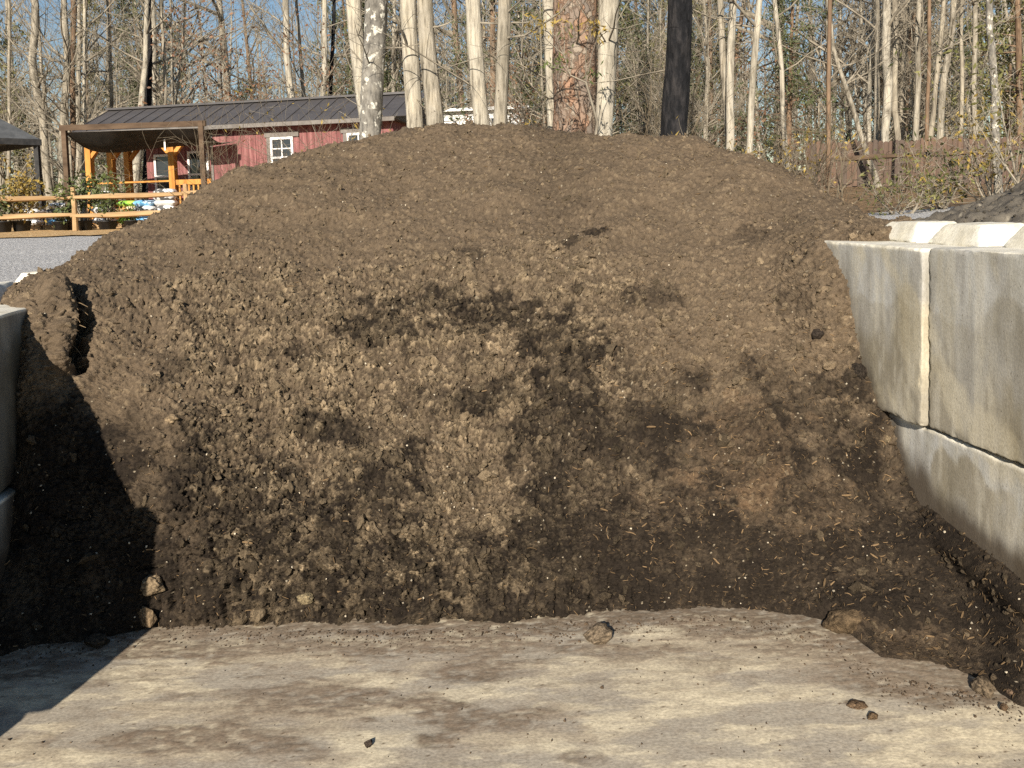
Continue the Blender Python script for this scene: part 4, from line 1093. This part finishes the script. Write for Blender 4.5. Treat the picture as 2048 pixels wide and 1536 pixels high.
MB().box((XL - .1, E0 - .035, zF - .10), (XR + .15, E0 - .005, zF - .01)).build('fascia', M_TRIMGREY, cabin)
def window(x0, x1, z0, z1, y, nx, nz_, parent, header=True):
    fw_ = .055; o = MB().box((x0 - .01, y - .02, z0 - .01), (x1 + .01, y - .004, z1 + .01)).build('window', M_GLASS, parent)
    mb = MB().box((x0 - fw_, y - .055, z0 - fw_), (x0, y - .005, z1 + fw_)).box((x1, y - .055, z0 - fw_), (x1 + fw_, y - .005, z1 + fw_)).box((x0, y - .054, z1), (x1, y - .005, z1 + fw_)).box((x0, y - .054, z0 - fw_), (x1, y - .005, z0))
    mb.box((x0, y - .06, (z0 + z1) / 2 - .025), (x1, y - .022, (z0 + z1) / 2 + .025)); mb.build('frame', M_WHITE, o)
    mb = MB()
    for i in range(1, nx): q = x0 + (x1 - x0) * i / nx; mb.box((q - .014, y - .046, z0 + .002), (q + .014, y - .022, z1 - .002))
    for i in range(1, nz_):
        q = z0 + (z1 - z0) * i / nz_
        if abs(q - (z0 + z1) / 2) > .05: mb.box((x0 + .002, y - .042, q - .013), (x1 - .002, y - .022, q + .013))
    mb.build('muntin', M_WHITE, o)
    if header: MB().box((x0 - .2, y - .05, z1 + fw_ + .004), (x1 + .2, y - .004, z1 + fw_ + .11)).build('header_trim', M_TRIMGREY, parent); MB().box((x0 - fw_ - .1, y - .035, z0 - .3), (x0 - fw_ - .004, y - .004, z1 + fw_)).build('side_trim', M_TRIMGREY, parent)
window(1.56, 2.02, 1.12, 1.96, 0, 2, 4, cabin); window(3.46, 3.90, 1.15, 1.98, 0, 2, 4, cabin)
window(-2.2, -1.8, .75, 1.75, 1.0, 1, 2, cabin, False); window(-1.25, -.78, .75, 1.8, 1.0, 1, 2, cabin, False)
MB().box((XL, -.02, .02), (0.0, 1.0, .22)).build('porch_floor', M_CEDAR, cabin)
for (x, y) in ((-3.40, .06), (-1.12, .06), (-3.40, .85), (-3.40, 1.5)):
    p = MB().box((x - .075, y - .075, .22), (x + .075, y + .075, EAV - .16)).build('porch_post', M_CEDAR, cabin)
    for s in (-1, 1):
        if x + s * .4 < XL - .05: continue
        MB().bar((x + s * .06, y, EAV - .62), (x + s * .45, y, EAV - .2), .09, .1, (0, 1, 0)).build('brace', M_CEDAR, p)
MB().box((XL, -.02, EAV - .16), (0.0, .12, EAV - .065)).build('porch_beam', M_BROWNSHADEWOOD, cabin)
rail = MB().box((-3.32, .02, 1.08), (-1.2, .10, 1.12)).box((-1.04, .02, 1.0), (-.07, .10, 1.12)).build('porch_railing', M_CEDAR, cabin)
MB().box((-1.04, .03, .35), (-.07, .09, .43)).build('lower_rail', M_CEDAR, rail)
for i in range(8): x = -.98 + i * .125; MB().box((x, .04, .43), (x + .04, .08, 1.0)).build('baluster', M_CEDAR, rail)
tag(cabin, 'maroon board cabin with dark ribbed metal roof and cedar porch', 'cabin')

# pergola with canvas in front of the porch
pg = empty('pergola')
Y1 = 18.9; A, Bp = at(128, 256, Y1 + .25), at(402, 247, Y1 - .25)
for i, p in enumerate((A, Bp)):
    MB().box((p.x - .05, p.y - .05, 1.2), (p.x + .05, p.y + .05, p.z + .06)).build('post', M_BROWNSHADEWOOD, pg)
MB().bar((A.x - .1, A.y, A.z), (Bp.x + .1, Bp.y, Bp.z), .06, .12).build('beam', M_RAILWOOD if False else M_BROWNSHADEWOOD, pg)
nu, nv = 30, 10; V = []
for j in range(nv):
    for i in range(nu):
        u, v = i / (nu - 1), j / (nv - 1)
        p = A.lerp(Bp, u); q = p + CAY * 1.35 * v + Vector((0, 0, -.10 - .20 * v - .16 * math.sin(math.pi * v) * (0.8 + .5 * math.sin(u * 9)) - .18 * v * (1 - u)))
        V.append(q)
me = np_mesh('canvas_sheet', np.array([tuple(v) for v in V]), grid_faces(nv, nu)); link('canvas_sheet', me, M_FABRIC, pg)
mb = MB(); q = A.lerp(Bp, .66) + Vector((0, .5, -.2)); mb.box((q.x, q.y, q.z - .32), (q.x + .035, q.y + .02, q.z)); mb.build('hanging_strap', M_WHITE, pg)
tag(pg, 'brown wooden pergola with sagging canvas in front of the cabin porch', 'pergola')

# dark canopy at the left edge
cn = empty('canopy'); C1 = at(81, 279, 21.3)
e1_, e2_ = Vector((-.75, .66, 0)) * 4, Vector((-.66, -.75, 0)) * 3.2
cs = [C1, C1 + e1_, C1 + e1_ + e2_, C1 + e2_]
ap = sum(cs, Vector()) / 4 + Vector((0, 0, 1.4))
mb = MB()
for i in range(4): mb.poly([cs[i], cs[(i + 1) % 4], ap])
mb.build('roof', mat_noise('slate_canvas', (.075, .078, .08), (.115, .118, .12), 5, bump=.1, rough=.7), cn)
for i in range(4):
    p, q = cs[i], cs[(i + 1) % 4]; MB().bar(p - Vector((0, 0, .07)), q - Vector((0, 0, .07)), .05, .15).build('valance', M_SHADEDARK, cn)
    u = (ap - p); u.z = 0; u = p + u.normalized() * .1
    MB().box((u.x - .06, u.y - .06, 1.18), (u.x + .05, u.y + .05, p.z - .02)).build('post', M_SHADEDARK, cn)
tag(cn, 'dark grey canopy tent at the left edge behind the rail fence', 'canopy')

# ------------------------------------------------------------------ split rail fences
def rail_fence(posts, zs, label, hpost, mat=M_RAILWOOD, seed=1, group='split rail fences'):
    random.seed(seed); f = empty('rail_fence', posts[0])
    f.location = (0, 0, 0)
    for p in posts:
        MB().tube([(p.x, p.y, p.z - .1), (p.x + .01, p.y, p.z + hpost * .5), (p.x, p.y, p.z + hpost)], [.06, .055, .048], 7).build('post', mat, f, False)
    for a, b in zip(posts, posts[1:]):
        for z in zs:
            e1, e2 = a + Vector((0, -.02, z + random.uniform(-.02, .02))), b + Vector((0, .02, z + random.uniform(-.02, .02)))
            d = e2 - e1; ps = [e1 - d * .03, e1 + d * .33 + rv(.015), e1 + d * .66 + rv(.015), e2 + d * .03]
            MB().tube(ps, [.035, .062, .06, .035], 6).build('rail', mat, f)
    return tag(f, label, 'fence', group)
def gp(px, Y): p = at(px, 400, Y); return Vector((p.x, p.y, float(ground_z(p.x, p.y)) + .04))
rail_fence([gp(-85, 18.9), gp(147, 18.6), gp(372, 18.2), gp(600, 17.9)], (.34, .74), 'two-rail split wood fence before the cabin and bag stacks', .95)
rail_fence([gp(1490, 19.5), gp(1650, 19.3), gp(1815, 19.0), gp(1985, 18.6), gp(2150, 18.3)], (.78,), 'single-rail fence running in front of the brown board fence', .95, mat=M_BROWNSHADEWOOD, seed=4)  # darker wood puts the shade on this rail into its colour

# brown board fence
random.seed(9); bf = empty('board_fence'); pa, pb_ = at(1612, 300, 25.6), at(2150, 300, 24.2)
d = (pb_ - pa); Lf = math.hypot(d.x, d.y); d = Vector((d.x, d.y, 0)).normalized(); nrm = Vector((d.y, -d.x, 0))
M_BOARD = [mat_noise(f'fence_board_{c}', tuple(q * .8 for q in v), tuple(q * 1.2 for q in v), 5, (2, 2, .2), bump=.3, dist=.01) for c, v in (('brown', (.115, .078, .058)), ('grey_brown', (.10, .075, .06)), ('warm', (.14, .092, .066)))]
nb = int(Lf / .145); sh = []
for i in range(nb):
    if len(sh) < 9:
        h = 1.32 + .03 * (len(sh) % 3); mb = MB(); mb.poly([(0, 0, 0), (.138, 0, 0), (.138, 0, h - .04), (.10, 0, h), (.038, 0, h), (0, 0, h - .04)]); mb.poly([(0, .02, 0), (0, .02, h - .04), (.038, .02, h), (.10, .02, h), (.138, .02, h - .04), (.138, .02, 0)])
        for a, b in ((0, 1), (1, 2), (2, 3), (3, 4), (4, 5), (5, 0)):
            A6 = [(0, 0), (.138, 0), (.138, h - .04), (.10, h), (.038, h), (0, h - .04)]; (x0, z0), (x1, z1) = A6[a], A6[b]; mb.poly([(x0, 0, z0), (x0, .02, z0), (x1, .02, z1), (x1, 0, z1)])
        o = mb.build('board', M_BOARD[len(sh) % 3], bf); sh.append(o)
    else:
        o = random.choice(sh).copy(); COL.objects.link(o)
    p = pa + d * (i * .145) + nrm * random.uniform(0, .012); zz = float(ground_z(p.x, p.y)) + random.uniform(-.015, .015)
    o.matrix_world = Matrix(((d.x, -nrm.x, 0, p.x), (d.y, -nrm.y, 0, p.y), (0, 0, 1, zz), (0, 0, 0, 1)))
for z in (.3, 1.0):
    q0, q1 = pa - nrm * .06, pa + d * Lf - nrm * .06
    MB().bar((q0.x, q0.y, float(ground_z(q0.x, q0.y)) + z), (q1.x, q1.y, float(ground_z(q1.x, q1.y)) + z), .05, .09).build('back_rail', M_BROWNSHADEWOOD, bf)
tag(bf, 'tall brown vertical board fence under the trees at right', 'fence')

# white sided building seen between the trunks
wbld = empty('white_building'); Yw = 31.0; a, b = at(884, 250, Yw), at(1046, 250, Yw - .4)
zt = at(940, 223, Yw).z; gz = float(ground_z(a.x, a.y)); dx = (b - a); dx.z = 0; Lw = dx.length; dx.normalize(); ny = Vector((dx.y, -dx.x, 0))
def wq(u, z, n=0): p = Vector((a.x, a.y, 0)) + dx * u + ny * n; return (p.x, p.y, z)
mb = MB(); back = [wq(0, gz, 0), wq(Lw, gz, 0), wq(Lw, gz, -3), wq(0, gz, -3)]; k = len(mb.V)
mb.V += [Vector(p) for p in back] + [Vector(p) + Vector((0, 0, zt - gz)) for p in back]; mb.F += [(0, 3, 2, 1), (4, 5, 6, 7), (0, 1, 5, 4), (1, 2, 6, 5), (2, 3, 7, 6), (3, 0, 4, 7)]
wl = mb.build('wall', M_WHITE, wbld)
z = gz + .1; i = 0
while z < zt - .08:
    MB().bar(wq(-.02, z + .075, .022), wq(Lw + .02, z + .075, .022), .03, .142).build('siding_board', M_WHITE, wl); z += .165
MB().bar(wq(-.25, zt + .04, -1.4), wq(Lw + .25, zt + .04, -1.4), 3.4, .10).build('roof', M_WHITE, wbld)
w0_ = MB().bar(wq(Lw * .62, zt - .75, .035), wq(Lw * .72, zt - .75, .035), .02, .9).build('window', M_GLASS, wbld)
tag(wbld, 'low white sided building glimpsed between the trunks', 'building')

# ------------------------------------------------------------------ nursery stock by the fence
def pillow(L, W, H, seed):
    nu_, nv_ = 18, 12; V = []
    for sgn in (-1, 1):
        for j in range(nv_):
            for i in range(nu_):
                u, v = -1 + 2 * i / (nu_ - 1), -1 + 2 * j / (nv_ - 1)
                h = ((1 - u ** 4) * (1 - v ** 4)) ** .45
                V.append((u * L / 2 * (1 - .04 * v * v), v * W / 2 * (1 - .05 * u * u), sgn * H / 2 * h * (1 + .12 * mnoise.noise(Vector((u * 2.5, v * 2.5, seed))))))
    f = grid_faces(nv_, nu_); return np.array(V), np.concatenate([f[:, ::-1], f + nu_ * nv_])
def bagmat(name, c1, c2): return mat_noise(name, c1, c2, 7, (1, 1, 1), bump=.1, rough=.4, lo=.47, hi=.53, detail=2, spec=.4)
BAGM = {'white': bagmat('white_bag_print', (.10, .10, .10), (.80, .80, .78)), 'green': bagmat('green_bag_print', (.25, .48, .07), (.42, .62, .10)), 'blue': bagmat('blue_bag_print', (.16, .42, .70), (.45, .62, .78)),
        'plain': bagmat('pale_bag_print', (.68, .68, .66), (.80, .80, .78)), 'tan': bagmat('tan_bag_print', (.60, .33, .12), (.75, .60, .40))}
proto_bag = np_mesh('soil_bag', *pillow(.48, .38, .15, 1))
def bag_stack(px, Y, layers, where):
    g = gp(px, Y)
    pal = empty('pallet', g)
    for i in range(5): MB().box((-.30 + i * .13, -.24, .10), (-.30 + i * .13 + .09, .24, .125)).build('deck_board', M_RAILWOOD, pal)
    for y in (-.2, 0, .2): MB().box((-.30, y - .03, 0), (.31, y + .03, .098)).build('runner', M_RAILWOOD, pal)
    tag(pal, f'wooden pallet under the {where}', 'pallet', 'pallets under the bag stacks')
    for i, c in enumerate(layers):
        o = bpy.data.objects.new('soil_bag', proto_bag.copy()); o.data.materials.append(BAGM[c]); COL.objects.link(o)
        o.location = g + Vector((random.uniform(-.02, .02), random.uniform(-.02, .02), .125 + .07 + i * .125)); o.rotation_euler.z = random.uniform(-.12, .12)
        nm = ('bottom', 'second', 'third', 'fourth', 'fifth', 'sixth', 'seventh')[i]
        tag(o, f'{ {"white": "black-printed white", "green": "bright green", "blue": "light blue", "plain": "plain white", "tan": "orange-tan"}[c]} bag, {nm} up in the {where}', 'bag', 'bagged goods stacked before the porch')
random.seed(3)
bag_stack(207, 20.0, ['plain', 'white', 'plain', 'white', 'plain', 'plain'], 'leftmost bag stack')
bag_stack(258, 19.6, ['green', 'green', 'tan', 'green'], 'green bag stack')
bag_stack(291, 19.5, ['blue', 'blue', 'white', 'blue'], 'blue bag stack')
bag_stack(330, 19.6, ['white', 'plain', 'white', 'plain', 'white', 'white'], 'tall white bag stack')
bag_stack(60, 20.4, ['plain', 'white', 'plain'], 'bag stack under the dark canopy side')
bag_stack(118, 20.2, ['blue', 'plain', 'white', 'plain'], 'bag stack beside the left pergola post')
M_POT = mat_noise('black_plastic', (.012, .012, .013), (.025, .025, .026), 8, bump=0, rough=.5, spec=.4)
def lathe(prof, n=18):
    V, Fc = [], []
    for r, z in prof:
        for j in range(n): V.append((r * math.cos(6.2832 * j / n), r * math.sin(6.2832 * j / n), z))
    for i in range(len(prof) - 1):
        for j in range(n): Fc.append((i * n + j, i * n + (j + 1) % n, (i + 1) * n + (j + 1) % n, (i + 1) * n + j))
    Fc.append(tuple(reversed(range(n))))
    return V, Fc
def potted(px, Y, r, h, plant, label):
    g = gp(px, Y); root = empty('potted_plant', g)
    V, Fc = lathe([(r * .8, 0), (r, h * .92), (r * 1.06, h * .92), (r * 1.06, h), (r * .96, h), (r * .93, h * .86), (.01, h * .85)])
    from_vf('pot', V, Fc, M_POT, root, True)
    if plant:
        H, n, size, mat = plant; mb, tips = MB(), []
        for k in range(7): grow(mb, (random.uniform(-.06, .06), random.uniform(-.06, .06), h * .8), (random.uniform(-.6, .6), random.uniform(-.6, .6), 1), H * random.uniform(.6, 1.1), .014, 1, 2, tips, .1, kids=(0, 4, 3))
        mb.build('stems', M_TWIG, root); leaf_mesh('leaves', tips, size, mat, root, n=n, jit=.07)
    return tag(root, label, 'potted plant', 'potted nursery plants along the rail fence')
potted(118, 18.95, .17, .22, (.35, 350, .08, M_GREENLEAF), 'low green plant in a black pot left of the fence post')
potted(167, 18.95, .16, .22, (1.1, 900, .10, M_GREENLEAF), 'tall leafy shrub in a black pot right of the fence post')
potted(212, 18.8, .2, .2, (.7, 500, .09, M_GREENLEAF), 'broad green shrub in a black pot before the white bags')
potted(263, 18.7, .19, .2, (.22, 120, .08, M_GREENLEAF), 'wide black pot with sparse growth before the green bags')
potted(40, 19.2, .2, .25, (.95, 900, .10, M_YELLOW), 'yellow-green shrub in a black pot near the dark canopy post')
potted(4, 18.9, .17, .25, (.5, 350, .09, M_GREENLEAF), 'dark plant in a black pot at the left photo edge')

# ------------------------------------------------------------------ shrubs and brush on the right and around the trunks
def shrub(px, Y, H, r, n, size, mat, label, stems=7, name='shrub', elong=3.0, grp='leafy shrubs around the bins', zoff=0.0, droop=.2):
    p = gp(px, Y); root = empty(name, (p.x, p.y, p.z - .06 + zoff)); mb, tips = MB(), []
    for k in range(stems):
        an = random.uniform(0, 6.283); q = r / max(H, .1)
        grow(mb, (random.uniform(-.1, .1), random.uniform(-.1, .1), 0), (math.cos(an) * q, math.sin(an) * q, 1), H * random.uniform(.7, 1.1), .016, 1, 3, tips, .06, kids=(0, 6, 4))
    mb.build('stems', M_TWIG, root); leaf_mesh('leaves', tips, size, mat, root, elong=elong, n=n, jit=.05, droop=droop)
    return tag(root, label, 'shrub', grp)
random.seed(21)
shrub(1985, 10.5, 1.2, .9, 420, .10, M_YELLOW, 'yellow-leaved shrub rising behind the dark soil heap by the birch', 9)
shrub(1890, 11.0, .8, .7, 420, .09, M_OLIVE, 'olive-green shrub left of the dark soil heap', 8)
shrub(2060, 9.8, 1.7, .8, 420, .10, M_OLIVE, 'green-yellow shrub at the right edge of the photo', 8)
shrub(1800, 10.6, .5, .5, 300, .07, M_OLIVE, 'low mossy shrub beyond the right wall corner', 7)
shrub(1425, 9.6, .75, .5, 260, .09, M_YELLOW, 'yellow grassy shrub right of the dark pine', 7, elong=6)
shrub(1560, 13.5, 1.2, .7, 420, .09, M_YELLOW, 'yellow-brown shrub under the thin curved trunk', 7)
shrub(1490, 12.5, .8, .6, 300, .08, M_YELLOW, 'small yellow shrub at the foot of the leaning trunk', 6)
shrub(1030, 14.5, 2.2, .7, 260, .09, M_YELLOW, 'thin shrub with yellow leaves left of the orange-plated pine', 6)
shrub(700, 15.0, 2.1, .8, 150, .09, M_YELLOW, 'sparse shrub with a few yellow leaves before the cabin roof', 6)
sp = empty('leafy_sapling', gp(1165, 10.4)); mb, tufts, dark_ = MB(), [], []
b0 = sp.location.copy(); trk = [Vector((0, 0, 0)), at(1195, 245, 10.4) - b0, at(1172, 165, 10.4) - b0, at(1140, 150, 10.4) - b0, at(1128, 110, 10.4) - b0]
mb.tube(trk, [.022, .018, .014, .009, .006], 5)
for i, (a_, b_, src_, dk) in enumerate([(1085, 52, 4, 0), (1066, 40, 4, 0), (1118, 30, 4, 0), (1135, 62, 3, 1), (1120, 120, 3, 1), (1180, 50, 2, 0), (1200, 60, 2, 0), (1110, 130, 3, 1), (1190, 150, 2, 1)]):
    e2 = at(a_, b_, 10.35 + .1 * math.sin(i)) - b0; st_ = trk[src_]
    mb.tube([st_, (st_ + e2) / 2 + rv(.05), e2], [.007, .005, .003], 4)
    for k in range(26): (dark_ if dk else tufts).append(e2 + rv(.09))
mb.build('stems', M_TWIG, sp); leaf_mesh('leaves', tufts, .085, M_YELLOW, sp, elong=4, jit=.03, droop=.9); leaf_mesh('dark_leaves', dark_, .085, M_GREENLEAF, sp, elong=4, jit=.03, droop=.9)
tag(sp, 'slender sapling with drooping yellow and dark leaf tufts before the pine', 'sapling')
br = [proto_brush(201, 1.5, 14), proto_brush(202, 2.0, 12), proto_brush(203, 2.4, 10)]
for pr, lst, lbs, grp in ((br[0], [(1640, 11.5)], ['low dry twig tangle over the right shoulder of the pile'], 'low dry twig tangles'),
                    (br[1], [(1600, 15.5)], ['arching dead brush at the left end of the board fence'], 'arching dead brush clumps'),
                    (br[2], [(640, 15.6), (470, 16.0), (560, 16.4), (790, 14.8), (1040, 13.8), (1270, 13), (1300, 15)],
                     ['wispy brush before the cabin left of the lichen-spotted trunk', 'wispy brush before the cabin by the pergola end', 'wispy brush before the white-framed cabin window', 'wispy brush between lichen-spotted trunk and cream pair', 'wispy brush left of the orange-plated pine', 'wispy brush right of the orange-plated pine', 'wispy brush just left of the dark pine'], 'wispy bare brush clumps')):
    place(pr, [(((a - PX) / F * y), y) for a, y in lst], lbs, 'brush', grp, None, (.75, 1.1))
